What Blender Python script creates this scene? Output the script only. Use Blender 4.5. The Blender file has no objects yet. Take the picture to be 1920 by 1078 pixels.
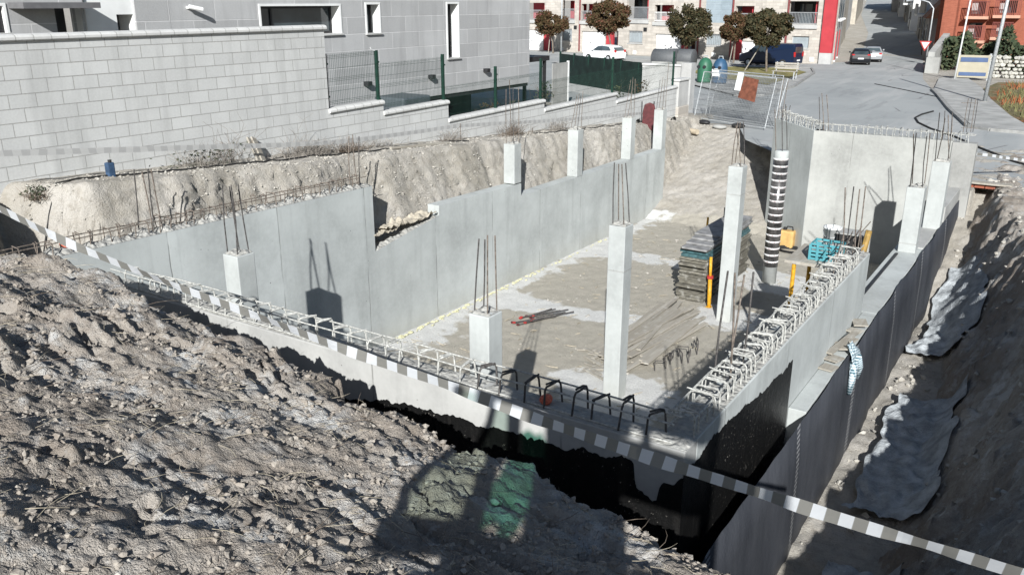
import bpy, math, random
import numpy as np
from mathutils import Vector, Matrix
random.seed(7); RNG = np.random.default_rng(7)
scn = bpy.context.scene
R = math.radians
# ------------------------------------------------------------------ camera, sky, sun
CAMZ = 6.5; PITCH = 18.5208; AZ = 33.3377; FPX = 1600.0
cd = bpy.data.cameras.new('camera'); cam = bpy.data.objects.new('camera', cd); scn.collection.objects.link(cam)
cam.location = (0, 0, CAMZ); cam.rotation_euler = (R(90 - PITCH), 0, R(AZ))
cd.sensor_width = 36; cd.lens = 36 * FPX / 1920; cd.clip_start = .05; cd.clip_end = 2000
scn.camera = cam
SUN_EL = 27.5
SDIR = Vector((.452, -.892, 0)).normalized() * math.cos(R(SUN_EL)) + Vector((0, 0, math.sin(R(SUN_EL))))
w = bpy.data.worlds.new('World'); scn.world = w; w.use_nodes = True
wn = w.node_tree; sky = wn.nodes.new('ShaderNodeTexSky'); sky.sky_type = 'NISHITA'; sky.sun_disc = False
sky.sun_elevation = R(SUN_EL); sky.sun_rotation = math.atan2(SDIR.x, SDIR.y)
sky.air_density = 1.0; sky.dust_density = .6
wn.links.new(sky.outputs[0], wn.nodes['Background'].inputs[0]); wn.nodes['Background'].inputs[1].default_value = .052
sl = bpy.data.lights.new('sun', 'SUN'); sl.energy = 5.0; sl.angle = R(.5); sl.color = (1, .995, .975)
so = bpy.data.objects.new('sun', sl); scn.collection.objects.link(so)
so.rotation_euler = (-SDIR).to_track_quat('-Z', 'Y').to_euler()
scn.view_settings.view_transform = 'Standard'; scn.view_settings.look = 'None'
scn.view_settings.exposure = 0.55; scn.view_settings.gamma = 1
# ------------------------------------------------------------------ measuring helpers (pixel of the photo -> point on a known plane)
_p, _a = R(PITCH), R(AZ); SP, CP, SA, CA = math.sin(_p), math.cos(_p), math.sin(_a), math.cos(_a)
def ray(x, y):
    u = (x - 960) / FPX; v = (y - 539) / FPX; F = CP - v * SP
    return u * CA - F * SA, u * SA + F * CA, -SP - v * CP
def HX(x, y, X): r = ray(x, y); t = X / r[0]; return (X, t * r[1], CAMZ + t * r[2])
def HY(x, y, Y): r = ray(x, y); t = Y / r[1]; return (t * r[0], Y, CAMZ + t * r[2])
def HZ(x, y, Z): r = ray(x, y); t = (Z - CAMZ) / r[2]; return (t * r[0], t * r[1], Z)
# ------------------------------------------------------------------ numpy noise
def _h(ix, iy, s):
    n = (ix.astype(np.int64) * 374761393 + iy.astype(np.int64) * 668265263 + s * 974634777) & 0xffffffff
    n = ((n ^ (n >> 13)) * 1274126177) & 0xffffffff
    return ((n ^ (n >> 16)) & 0xffff) / 65535.0
def vn(x, y, s=0):
    ix = np.floor(x); iy = np.floor(y); fx = x - ix; fy = y - iy
    def g(dx, dy):
        a = _h(ix + dx, iy + dy, s) * 2 * math.pi
        return np.cos(a) * (fx - dx) + np.sin(a) * (fy - dy)
    u = fx * fx * fx * (fx * (fx * 6 - 15) + 10); v = fy * fy * fy * (fy * (fy * 6 - 15) + 10)
    a = g(0, 0) * (1 - u) + g(1, 0) * u; b = g(0, 1) * (1 - u) + g(1, 1) * u
    return (a * (1 - v) + b * v) * 1.5
def fbm(x, y, s=0, o=4, k=.5):
    r = 0; am = 1
    for i in range(o): r = r + am * vn(x * 2 ** i, y * 2 ** i, s + i * 17); am *= k
    return r
def worley(x, y, s=0):
    ix = np.floor(x); iy = np.floor(y); d = np.full(x.shape, 9.0); hid = np.zeros(x.shape)
    for dx in (-1, 0, 1):
        for dy in (-1, 0, 1):
            cx = ix + dx; cy = iy + dy
            q = (cx + _h(cx, cy, s) - x) ** 2 + (cy + _h(cx, cy, s + 5) - y) ** 2
            m = q < d; d = np.where(m, q, d); hid = np.where(m, _h(cx, cy, s + 9), hid)
    return np.sqrt(d), hid
# ------------------------------------------------------------------ materials
class NT:
    def __init__(s, name):
        m = bpy.data.materials.new(name); m.use_nodes = True; s.m = m; s.t = m.node_tree; s.b = s.t.nodes['Principled BSDF']
        s.geo = s.t.nodes.new('ShaderNodeNewGeometry'); s.pos = s.geo.outputs['Position']
    def n(s, ty, **kw):
        nd = s.t.nodes.new('ShaderNode' + ty)
        for k, v in kw.items():
            if k.startswith('i_'):
                key = k[2:]; key = int(key) if key.isdigit() else key
                s.put(nd.inputs[key], v)
            else: setattr(nd, k, v)
        return nd
    def put(s, inp, v):
        if isinstance(v, bpy.types.NodeSocket): s.t.links.new(v, inp)
        elif isinstance(v, (tuple, list)) and len(v) == 3 and inp.type == 'RGBA': inp.default_value = (*v, 1)
        else: inp.default_value = v
    def math(s, op, a, b=0.0, clamp=False):
        nd = s.n('Math', operation=op, use_clamp=clamp); s.put(nd.inputs[0], a); s.put(nd.inputs[1], b); return nd.outputs[0]
    def scale(s, v, xyz):
        nd = s.n('VectorMath', operation='MULTIPLY'); s.put(nd.inputs[0], v); nd.inputs[1].default_value = xyz; return nd.outputs[0]
    def noise(s, sc, det=4, ro=.55, vec=None, dim='3D'):
        nd = s.n('TexNoise'); s.put(nd.inputs['Vector'], vec or s.pos); nd.inputs['Scale'].default_value = sc
        nd.inputs['Detail'].default_value = det; nd.inputs['Roughness'].default_value = ro; return nd.outputs[0]
    def voro(s, sc, vec=None, out=0):
        nd = s.n('TexVoronoi'); s.put(nd.inputs['Vector'], vec or s.pos); nd.inputs['Scale'].default_value = sc; return nd.outputs[out]
    def step(s, v, lo, hi, a=0., b=1.):
        nd = s.n('MapRange'); s.put(nd.inputs[0], v)
        for i, q in zip((1, 2, 3, 4), (lo, hi, a, b)): s.put(nd.inputs[i], q)
        return nd.outputs[0]
    def mix(s, f, a, b, mode='MIX'):
        nd = s.n('MixRGB', blend_type=mode); s.put(nd.inputs[0], f); s.put(nd.inputs[1], a); s.put(nd.inputs[2], b); return nd.outputs[0]
    def sep(s, v=None):
        nd = s.n('SeparateXYZ'); s.put(nd.inputs[0], v or s.pos); return nd.outputs
    def comb(s, x, y, z):
        nd = s.n('CombineXYZ'); [s.put(nd.inputs[i], q) for i, q in enumerate((x, y, z))]; return nd.outputs[0]
    def bump(s, h, st=.5, d=.01):
        nd = s.n('Bump'); nd.inputs['Strength'].default_value = st; nd.inputs['Distance'].default_value = d
        s.put(nd.inputs['Height'], h); s.put(s.b.inputs['Normal'], nd.outputs[0])
    def fin(s, col, rough=.8, spec=.3, metal=0.):
        s.put(s.b.inputs['Base Color'], col); s.put(s.b.inputs['Roughness'], rough)
        s.b.inputs['Specular IOR Level'].default_value = spec; s.b.inputs['Metallic'].default_value = metal; return s.m
def plain(name, c, rough=.6, var=.15, sc=8, metal=0., spec=.4, bump=.15, d=.004):
    t = NT(name); n = t.noise(sc, 5); dk = tuple(q * (1 - var) for q in c); lt = tuple(min(1, q * (1 + var)) for q in c)
    col = t.mix(t.step(n, .35, .65), dk, lt)
    if bump: t.bump(t.noise(sc * 6, 3), bump, d)
    return t.fin(col, rough, spec, metal)
def concrete(name, c=(.47, .49, .48), seam=None, seam_step=2.1, streak=.5, rough_top=False, dirt=.3):
    t = NT(name); x, y, z = t.sep()
    n1 = t.noise(.9, 6, .6); n2 = t.noise(1, 5, .6, t.scale(t.pos, (3.5, 3.5, .35))); n3 = t.noise(14, 5, .6)
    dk = tuple(q * .72 for q in c); lt = tuple(min(.8, q * 1.14) for q in c)
    col = t.mix(t.step(n1, .3, .7), dk, lt)
    col = t.mix(t.math('MULTIPLY', t.step(n2, .52, .72), streak), col, tuple(q * .62 for q in c))
    col = t.mix(t.math('MULTIPLY', t.step(n3, .4, .75), .25), col, tuple(min(.85, q * 1.3) for q in c))
    h = t.noise(40, 4)
    v = t.voro(5.5); sel = t.noise(2.3, 2)
    hole = t.math('MULTIPLY', t.step(v, .035, .06, 1, 0), t.step(sel, .56, .6))
    col = t.mix(hole, col, (.07, .07, .065))
    v2 = t.voro(22); hole2 = t.math('MULTIPLY', t.step(v2, .05, .12, 1, 0), t.step(t.noise(.8, 3), .55, .65))
    col = t.mix(t.math('MULTIPLY', hole2, .55), col, (.16, .155, .14))
    hh = t.math('SUBTRACT', t.math('MULTIPLY', h, .3), t.math('ADD', hole, hole2))
    if seam:
        ax = {'x': x, 'y': y}[seam]
        wob = t.math('MULTIPLY', t.math('SUBTRACT', t.noise(3, 3), .5), .03)
        f = t.math('ABSOLUTE', t.math('SUBTRACT', t.math('FRACT', t.math('DIVIDE', t.math('ADD', ax, wob), seam_step)), .5))
        ln = t.math('MULTIPLY', t.step(f, 0, .007, 1, 0), t.step(t.noise(2, 3), .35, .55))
        pan = t.math('FLOOR', t.math('ADD', t.math('DIVIDE', ax, seam_step), .5))
        wn_ = t.n('TexWhiteNoise', noise_dimensions='1D'); t.put(wn_.inputs['W'], pan)
        col = t.mix(t.math('MULTIPLY', wn_.outputs[0], .36), col, tuple(q * .7 for q in c))
        col = t.mix(t.math('MULTIPLY', ln, .75), col, (.13, .13, .12)); hh = t.math('SUBTRACT', hh, ln)
    # earth splash near the bottom of walls: stays put with the object
    d_ = t.step(t.math('ADD', z, t.math('MULTIPLY', n1, .5)), .15, .75, dirt, 0)
    col = t.mix(d_, col, (.36, .33, .27))
    t.bump(hh, .5, .006)
    return t.fin(col, .82, .25)
def rubble(name, c1, c2, sc=18, d=.05):
    t = NT(name); v = t.voro(sc); n = t.noise(sc * .6, 6, .65)
    col = t.mix(t.step(n, .3, .7), c1, c2); col = t.mix(t.step(v, .0, .5, .0, .35), col, tuple(q * .5 for q in c1))
    t.bump(t.math('SUBTRACT', n, v), .9, d); return t.fin(col, .95, .15)
MC_left = concrete('concrete_wall_smooth', (.475, .50, .49), 'y', 2.1, .6)
MC_x = concrete('concrete_wall_pale', (.40, .40, .385), 'x', 2.4, .35, dirt=.2)
MC_back = concrete('concrete_wall_back', (.385, .39, .37), 'x', 1.9, .45, dirt=.25)
MC_dark = concrete('concrete_patch_darker', (.34, .34, .325), None, 1, .5)
MC_col = concrete('concrete_column', (.425, .445, .435), None, 1, .3, dirt=.25)
MC_house = concrete('concrete_render_pale', (.43, .43, .42), None, 1, .2, dirt=0)
MR_top = rubble('rough_concrete_top', (.40, .39, .36), (.52, .52, .49), 16, .03)
M_rebar_w = plain('rebar_cement_splashed', (.40, .40, .375), .85, .35, 30, bump=.6)
M_rebar_r = plain('rebar_rusty', (.15, .125, .105), .85, .5, 25, bump=.6)
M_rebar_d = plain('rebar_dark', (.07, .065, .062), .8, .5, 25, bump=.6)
M_timber = None
def timber(name, c1, c2, axis=(14, .9, 14)):
    t = NT(name); n = t.noise(1.6, 6, .65, t.scale(t.pos, axis)); oi = t.n('ObjectInfo').outputs['Random']
    col = t.mix(t.step(n, .3, .72), c1, c2); col = t.mix(t.math('MULTIPLY', oi, .4), col, tuple(q * .55 for q in c1))
    col = t.mix(t.step(t.noise(6, 5), .55, .7, 0, .5), col, (.5, .49, .45))
    t.bump(n, .5, .006); return t.fin(col, .9, .15)
M_timber = timber('weathered_timber', (.30, .27, .225), (.44, .42, .37))
M_stack = timber('formwork_boards_dirty', (.075, .07, .06), (.26, .245, .20), (6, .8, 20))
M_slab = plain('grey_form_panel', (.24, .24, .24), .7, .3, 6)
M_teal = plain('teal_faced_panel', (.05, .11, .12), .55, .4, 10)
M_yellow = plain('yellow_painted_steel', (.56, .29, .02), .5, .25, 20)
M_white = plain('white_paint', (.72, .73, .72), .6, .05, 3)
M_dark = plain('dark_plastic', (.02, .02, .022), .5, .3, 8)
M_red = plain('red_paint', (.38, .035, .03), .55, .2, 12)
M_maroon = plain('maroon_paint', (.085, .018, .02), .5, .25, 12)
M_steel = plain('galvanised_steel', (.42, .44, .45), .5, .2, 15, metal=.3)
M_rubber = plain('black_rubber', (.02, .02, .02), .8, .3, 10)
M_bluep = plain('blue_plastic', (.035, .07, .13), .55, .3, 10)
M_cyan = plain('cyan_crate_plastic', (.08, .28, .32), .5, .15, 10)
M_greenw = plain('green_painted_wire', (.008, .035, .024), .5, .2, 10)
M_leafbrown = None
def glass(name, c=(.03, .04, .045)):
    t = NT(name); return t.fin(t.mix(t.step(t.noise(.7, 3), .4, .6), c, tuple(q * 2.2 for q in c)), .08, .7)
M_glass = glass('window_glass')
def blockmat(name, c=(.50, .495, .475), z0=6.03, bw=.4, bh=.2, mortar=.007, mc=(.27, .265, .25), axes='yz', var=.07):
    t = NT(name); x, y, z = t.sep(); u = y if axes[0] == 'y' else x
    vec = t.comb(u, t.math('SUBTRACT', z, z0), 0.)
    b = t.n('TexBrick', offset=.5); t.put(b.inputs['Vector'], vec); b.inputs['Scale'].default_value = 1
    b.inputs['Brick Width'].default_value = bw; b.inputs['Row Height'].default_value = bh; b.inputs['Mortar Size'].default_value = mortar
    b.inputs['Mortar Smooth'].default_value = .3
    b.inputs['Color1'].default_value = (*[q * (1 - var) for q in c], 1); b.inputs['Color2'].default_value = (*[q * (1 + var * .6) for q in c], 1)
    b.inputs['Mortar'].default_value = (*mc, 1)
    n = t.noise(1.2, 6, .6); n2 = t.noise(30, 4)
    col = t.mix(t.step(n, .35, .7, 0, .38), b.outputs[0], tuple(q * .68 for q in c), 'MIX')
    col = t.mix(t.step(n2, .3, .7, 0, .22), col, tuple(min(.9, q * 1.35) for q in c))
    stn = t.noise(1, 5, .6, t.scale(t.pos, (2.5, 2.5, .3)))
    col = t.mix(t.step(stn, .5, .72, 0, .38), col, tuple(q * .55 for q in c))
    t.bump(t.math('SUBTRACT', t.math('MULTIPLY', n2, .35), b.outputs[1]), .6, .008)
    return t.fin(col, .88, .2)
M_block = blockmat('pale_concrete_block', (.53, .535, .525))
M_coping = blockmat('pale_coping_stone', (.56, .56, .545), 0, .26, 9, .008, (.3, .3, .28))
M_clad = blockmat('grey_stone_cladding', (.40, .403, .405), 4.04, 1.15, .415, .012, (.56, .56, .56), 'yz', .17)
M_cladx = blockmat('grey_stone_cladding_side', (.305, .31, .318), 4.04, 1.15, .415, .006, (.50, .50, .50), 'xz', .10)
M_beige = blockmat('beige_stone_facing', (.48, .445, .40), 0, .55, .22, .015, (.40, .365, .32), 'xz', .22)
M_orange = blockmat('orange_brick', (.30, .10, .062), 0, .25, .07, .006, (.33, .14, .10), 'xz', .15)
def groundmat():
    t = NT('earth'); at = t.n('VertexColor', layer_name='zone'); r, g, b = (t.n('SeparateColor', i_0=at.outputs[0]).outputs[i] for i in range(3))
    cv = t.n('VertexColor', layer_name='clod'); cl = t.n('SeparateColor', i_0=cv.outputs[0]).outputs
    n1 = t.noise(.8, 6, .62); n2 = t.noise(6, 6, .65); n3 = t.noise(28, 5, .65); n4 = t.noise(90, 3, .6)
    # pale marl of terrace and cut
    base = t.mix(t.step(n1, .35, .68), (.35, .325, .28), (.48, .455, .415))
    base = t.mix(t.step(n2, .5, .75, 0, .5), base, (.27, .235, .185))
    base = t.mix(t.step(n3, .55, .75, 0, .4), base, (.55, .53, .49)); base = t.mix(t.step(n4, .56, .72, 0, .5), base, (.26, .235, .195)); base = t.mix(t.step(t.noise(9, 6, .75), .52, .64, 0, .55), base, (.27, .245, .205))  # last mix paints dark crevice shade into the marl colour
    # mound: brown soil with pale grey clods
    md = t.mix(t.step(n2, .35, .65), (.265, .23, .195), (.40, .365, .32))
    md = t.mix(t.step(n1, .42, .66, 0, .75), md, (.44, .41, .37))
    md = t.mix(t.step(t.noise(1.7, 6, .7), .52, .62, 0, .9), md, (.55, .55, .535))
    md = t.mix(t.step(t.noise(2.6, 5, .7, t.scale(t.pos, (1, 1.7, 1))), .56, .68, 0, .5), md, (.22, .18, .15))
    md = t.mix(t.step(n3, .5, .8, 0, .6), md, (.50, .48, .45)); md = t.mix(t.step(n4, .58, .8, 0, .4), md, (.15, .12, .095))
    md = t.mix(t.step(t.noise(.7, 5, .65), .47, .60, 0, .65), md, (.25, .212, .175)); md = t.mix(t.step(t.noise(3.3, 6, .75), .58, .66, 0, .6), md, (.53, .53, .515))
    # pit floor: tamped beige earth with cement patches (blue channel)
    fl = t.mix(t.step(n2, .3, .7), (.375, .35, .295), (.45, .42, .36))
    fl = t.mix(t.step(n3, .58, .74, 0, .5), fl, (.30, .27, .22)); fl = t.mix(t.step(n4, .62, .72, 0, .6), fl, (.58, .56, .52))
    pm = t.math('ADD', b, t.math('MULTIPLY', t.math('SUBTRACT', t.noise(2.2, 5, .6), .5), .9))
    cem = t.mix(t.step(n3, .3, .7), (.55, .545, .52), (.68, .68, .66))
    fl = t.mix(t.step(pm, .43, .52), fl, cem)
    col = t.mix(g, base, fl); col = t.mix(r, col, md)
    vv = t.voro(55); v3 = t.voro(130)
    crumb = t.math('ADD', t.math('MULTIPLY', vv, -.16), t.math('MULTIPLY', v3, -.16))
    t.bump(t.math('ADD', t.math('ADD', t.math('MULTIPLY', n3, .7), t.math('MULTIPLY', n4, .4)), t.math('MULTIPLY', crumb, t.math('ADD', r, .25))), 1., .035)
    return t.fin(col, .96, .1)
M_earth = groundmat()
def clodmat(name, a, b_):
    t = NT(name); n = t.noise(5, 5, .65); n3 = t.noise(45, 4)
    col = t.mix(t.step(n, .35, .65), a, b_); col = t.mix(t.step(n3, .5, .75, 0, .5), col, tuple(min(.6, q * 1.4) for q in b_))
    t.bump(n3, .7, .01); return t.fin(col, .96, .1)
M_clod = clodmat('soil_clod', (.25, .215, .18), (.36, .33, .29))
M_chalk = clodmat('pale_marl_lump', (.34, .315, .275), (.45, .43, .39))
M_straw = plain('dry_straw', (.42, .37, .28), .8, .3, 20)
M_twig = plain('dry_twig', (.17, .135, .105), .9, .4, 20)
M_twig2 = plain('grey_twig', (.28, .255, .225), .9, .4, 20)
def asphalt():
    t = NT('worn_asphalt'); n = t.noise(.35, 6, .6); n2 = t.noise(2.2, 6, .65); n3 = t.noise(40, 3)
    col = t.mix(t.step(n, .35, .7), (.31, .325, .325), (.38, .395, .39)); col = t.mix(t.step(n2, .55, .75, 0, .4), col, (.45, .455, .445))
    col = t.mix(t.step(n3, .4, .8, 0, .3), col, (.27, .275, .275))
    st = t.noise(1, 4, .6, t.scale(t.pos, (.9, .10, 1))); col = t.mix(t.step(st, .52, .66, 0, .55), col, (.45, .45, .44))
    st2 = t.noise(1, 5, .7, t.scale(t.pos, (1.3, .16, 1))); col = t.mix(t.step(st2, .56, .64, 0, .4), col, (.22, .23, .23)); ck = t.n('TexVoronoi', feature='DISTANCE_TO_EDGE'); t.put(ck.inputs['Vector'], t.pos); ck.inputs['Scale'].default_value = .13
    col = t.mix(t.math('MULTIPLY', t.step(ck.outputs[0], .002, .007, 1, 0), t.step(t.noise(.5, 3), .5, .6)), col, (.2, .2, .2))
    t.bump(n3, .3, .006); return t.fin(col, .85, .25)
M_asph = asphalt()
M_paving = plain('pale_concrete_paving', (.36, .36, .345), .9, .2, 1.3, bump=.3)
M_kerb = plain('kerb_stone', (.28, .28, .27), .9, .2, 3, bump=.3)
M_grass = plain('short_dry_lawn', (.20, .18, .065), .95, .4, 1.5, bump=.9, d=.03)
def lotmat():
    t = NT('dry_grass_lot'); n = t.noise(.45, 5, .6); n2 = t.noise(3, 6, .7)
    col = t.mix(t.step(n2, .35, .65), (.12, .11, .055), (.25, .21, .13)); col = t.mix(t.step(n, .52, .6, 0, .75), col, (.30, .11, .05))
    t.bump(n2, 1, .1); return t.fin(col, .95, .1)
M_lot = lotmat()
def bitmat():
    t = NT('black_bitumen'); n = t.noise(9, 6, .7); n2 = t.noise(2, 4, .6, t.scale(t.pos, (6, 6, .8)))
    col = t.mix(t.step(n2, .55, .8, 0, .5), (.006, .006, .006), (.03, .028, .026)); sp = t.math('MULTIPLY', t.step(t.noise(38, 2), .68, .74), t.step(t.noise(1.5, 3), .45, .6))
    col = t.mix(sp, col, (.35, .33, .29)); t.bump(n, .8, .02); return t.fin(col, .42, .35)
M_bit = bitmat()
def membmat():
    t = NT('dimpled_drainage_membrane'); x, y, z = t.sep(); vec = t.comb(t.math('MULTIPLY', y, 22), t.math('MULTIPLY', z, 22), 0.)
    v = t.voro(1, vec); n = t.noise(1.1, 5, .6, t.scale(t.pos, (1, 1.6, .4)))
    col = t.mix(t.step(n, .35, .7), (.030, .033, .040), (.062, .066, .076))
    fr = t.math('ABSOLUTE', t.math('SUBTRACT', t.math('FRACT', t.math('DIVIDE', t.math('ADD', y, .85), 2.9)), .5))
    seam = t.math('MULTIPLY', t.step(fr, .02, .026, 1, 0), t.step(t.math('FRACT', t.math('MULTIPLY', z, 16)), .4, .6))
    col = t.mix(t.math('MULTIPLY', seam, .45), col, (.42, .42, .42))
    t.bump(v, .35, .012); return t.fin(col, .6, .25)
M_memb = membmat()
M_geo = plain('pale_blue_geotextile', (.36, .385, .40), .9, .3, 5, bump=.9, d=.03)
def checkmat():
    t = NT('checked_cotton'); x, y, z = t.sep()
    fy = t.step(t.math('FRACT', t.math('MULTIPLY', y, 26)), .48, .52); fz = t.step(t.math('FRACT', t.math('MULTIPLY', z, 24)), .48, .52)
    col = t.mix(t.math('MULTIPLY', t.math('ADD', fy, fz), .5), (.60, .68, .72), (.04, .10, .13)); return t.fin(col, .9, .1)
M_check = checkmat()
def tapemat(wh=(.66, .68, .70), dk=(.25, .245, .225)):
    t = NT('caution_tape'); u = t.n('UVMap').outputs[0]; x, y, z = t.sep(u)
    f = t.step(t.math('FRACT', x), .485, .515); col = t.mix(f, wh, dk)
    m = t.fin(col, .35, .4)
    tr = t.n('BsdfTranslucent'); t.put(tr.inputs[0], col); mx = t.n('MixShader'); mx.inputs[0].default_value = .35
    out = t.t.nodes['Material Output']; t.t.links.new(t.b.outputs[0], mx.inputs[1]); t.t.links.new(tr.outputs[0], mx.inputs[2]); t.t.links.new(mx.outputs[0], out.inputs[0])
    return m
M_tape = tapemat(); M_tape_pale = tapemat((.56, .56, .55), (.46, .46, .455))
def tint(name, c):
    t = NT(name); tr = t.n('BsdfTransparent'); tr.inputs[0].default_value = (*c, 1); gl = t.n('BsdfGlossy'); gl.inputs['Roughness'].default_value = .05
    mx = t.n('MixShader'); mx.inputs[0].default_value = .05; t.t.links.new(tr.outputs[0], mx.inputs[1]); t.t.links.new(gl.outputs[0], mx.inputs[2])
    t.t.links.new(mx.outputs[0], t.t.nodes['Material Output'].inputs[0]); return t.m
M_tint_g = tint('green_tinted_glass', (.27, .50, .41)); M_tint_l = tint('light_tinted_glass', (.56, .66, .60)); M_tint_b = tint('blue_tinted_glass', (.05, .075, .12))
def leafmat(name, a, b_, c_):
    t = NT(name); r_ = t.geo.outputs['Random Per Island']
    col = t.mix(t.step(r_, 0, .6), a, b_); col = t.mix(t.step(r_, .72, .95), col, c_)
    m = t.fin(col, .75, .2); return m
M_leaf1 = leafmat('leaves_rust_green', (.055, .048, .02), (.08, .05, .025), (.10, .042, .025))
M_leaf2 = leafmat('leaves_olive_dark', (.032, .036, .018), (.055, .048, .024), (.085, .06, .03))
M_leaf3 = leafmat('leaves_hedge', (.03, .045, .025), (.05, .065, .035), (.08, .085, .045))
M_bark = plain('bark', (.15, .125, .10), .95, .3, 8, bump=.8)
def paint(name, c, rough=.3): return plain(name, c, rough, .04, 2, spec=.5, bump=0)
# ------------------------------------------------------------------ mesh builder
COL = scn.collection
class M:
    def __init__(s): s.v = []; s.f = []; s.mi = []; s.k = 0
    def mat(s, k): s.k = k; return s
    def add(s, vs, fs):
        o = len(s.v); s.v += [tuple(q) for q in vs]; s.f += [tuple(i + o for i in f) for f in fs]; s.mi += [s.k] * len(fs); return s
    def box(s, a, b):
        x0, y0, z0 = (min(p, q) for p, q in zip(a, b)); x1, y1, z1 = (max(p, q) for p, q in zip(a, b))
        return s.add([(x0, y0, z0), (x1, y0, z0), (x1, y1, z0), (x0, y1, z0), (x0, y0, z1), (x1, y0, z1), (x1, y1, z1), (x0, y1, z1)],
                     [(0, 3, 2, 1), (4, 5, 6, 7), (0, 1, 5, 4), (1, 2, 6, 5), (2, 3, 7, 6), (3, 0, 4, 7)])
    def bar(s, p, q, wd, ht, up=(0, 0, 1)):
        p, q = Vector(p), Vector(q); d = (q - p).normalized(); sd = d.cross(Vector(up))
        if sd.length < 1e-4: sd = d.cross(Vector((1, 0, 0)))
        sd.normalize(); u = sd.cross(d); a = sd * wd / 2; b = u * ht / 2
        return s.add([p - a - b, p + a - b, p + a + b, p - a + b, q - a - b, q + a - b, q + a + b, q - a + b],
                     [(0, 1, 2, 3), (7, 6, 5, 4), (0, 4, 5, 1), (1, 5, 6, 2), (2, 6, 7, 3), (3, 7, 4, 0)])
    def tube(s, pts, r, n=6, cap=True):
        pts = [Vector(p) for p in pts]; o = len(s.v); rs = r if isinstance(r, (list, tuple)) else [r] * len(pts); ref = None
        for i, p in enumerate(pts):
            d = (pts[min(i + 1, len(pts) - 1)] - pts[max(i - 1, 0)]).normalized()
            if ref is None: ref = d.orthogonal().normalized()
            a = (ref - d * ref.dot(d)); a = a.normalized() if a.length > 1e-5 else d.orthogonal().normalized(); ref = a; b = d.cross(a)
            for k in range(n):
                t = 2 * math.pi * k / n; s.v.append(tuple(p + (a * math.cos(t) + b * math.sin(t)) * rs[i]))
        for i in range(len(pts) - 1):
            for k in range(n):
                k2 = (k + 1) % n; s.f.append((o + i * n + k, o + i * n + k2, o + (i + 1) * n + k2, o + (i + 1) * n + k)); s.mi.append(s.k)
        if cap:
            s.f.append(tuple(o + k for k in reversed(range(n)))); s.f.append(tuple(o + (len(pts) - 1) * n + k for k in range(n))); s.mi += [s.k] * 2
        return s
    def lathe(s, c, prof, n=20, ax='z'):
        o = len(s.v)
        for (r, h) in prof:
            for k in range(n):
                t = 2 * math.pi * k / n; a, b = r * math.cos(t), r * math.sin(t)
                s.v.append({'z': (c[0] + a, c[1] + b, c[2] + h), 'y': (c[0] + a, c[1] + h, c[2] + b), 'x': (c[0] + h, c[1] + a, c[2] + b)}[ax])
        for i in range(len(prof) - 1):
            for k in range(n):
                k2 = (k + 1) % n; s.f.append((o + i * n + k, o + i * n + k2, o + (i + 1) * n + k2, o + (i + 1) * n + k)); s.mi.append(s.k)
        s.f.append(tuple(o + k for k in reversed(range(n)))); s.f.append(tuple(o + (len(prof) - 1) * n + k for k in range(n))); s.mi += [s.k] * 2
        return s
    def prism(s, poly, a, b, fn):   # polygon (u,v) extruded between depths a and b; fn(u,v,d)->xyz
        n = len(poly)
        return s.add([fn(u, v, a) for u, v in poly] + [fn(u, v, b) for u, v in poly],
                     [tuple(range(n)), tuple(reversed(range(n, 2 * n)))] + [(i, n + i, n + (i + 1) % n, (i + 1) % n) for i in range(n)])
    def build(s, name, mats, parent=None, smooth=False, bevel=0, seg=2):
        me = bpy.data.meshes.new(name); off = Vector((0, 0, 0))
        if parent: off = parent.matrix_world_loc if hasattr(parent, 'matrix_world_loc') else Vector(ROOTLOC.get(parent.name, (0, 0, 0)))
        me.from_pydata([tuple(Vector(v) - off) for v in s.v], [], s.f)
        for m in (mats if isinstance(mats, (list, tuple)) else [mats]): me.materials.append(m)
        if s.k or any(s.mi): me.polygons.foreach_set('material_index', s.mi)
        o = bpy.data.objects.new(name, me); COL.objects.link(o)
        import bmesh as bm_
        b = bm_.new(); b.from_mesh(me); bm_.ops.recalc_face_normals(b, faces=b.faces); b.to_mesh(me); b.free()
        if smooth: me.polygons.foreach_set('use_smooth', [True] * len(me.polygons))
        if parent: o.parent = parent; ROOTLOC[o.name] = tuple(off)
        if bevel:
            md = o.modifiers.new('bevel', 'BEVEL'); md.width = bevel; md.segments = seg; md.limit_method = 'ANGLE'
        return o
ROOTLOC = {}
def tag(o, label, cat, group=None):
    o['label'] = label; o['category'] = cat; o['kind'] = 'thing'
    if group: o['group'] = group
    return o
def thing(name, loc, label, cat, group=None):
    o = bpy.data.objects.new(name, None); o.empty_display_size = .2; COL.objects.link(o); o.location = loc; ROOTLOC[o.name] = tuple(loc)
    return tag(o, label, cat, group)
def struct(o, kind='structure'): o['kind'] = kind; return o
def link_copy(src, parent, loc, rz=0., sc=1.):     # a part copy that shares its mesh
    c = src.copy(); COL.objects.link(c); c.parent = parent; c.location = Vector(loc) - Vector(ROOTLOC[parent.name]); c.rotation_euler = (random.uniform(-.05, .05), random.uniform(-.05, .05), rz); c.scale = (sc,) * 3
    return c
def copy_tree(root, loc, rz, label, group=None, sc=1.):
    r = root.copy(); COL.objects.link(r); r.location = loc; r.rotation_euler = (0, 0, rz); r.scale = (sc,) * 3; r['label'] = label
    if group: r['group'] = group
    for ch in list(root.children):
        c = ch.copy(); COL.objects.link(c); c.parent = r
        for g in list(ch.children): d = g.copy(); COL.objects.link(d); d.parent = c
    return r
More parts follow.
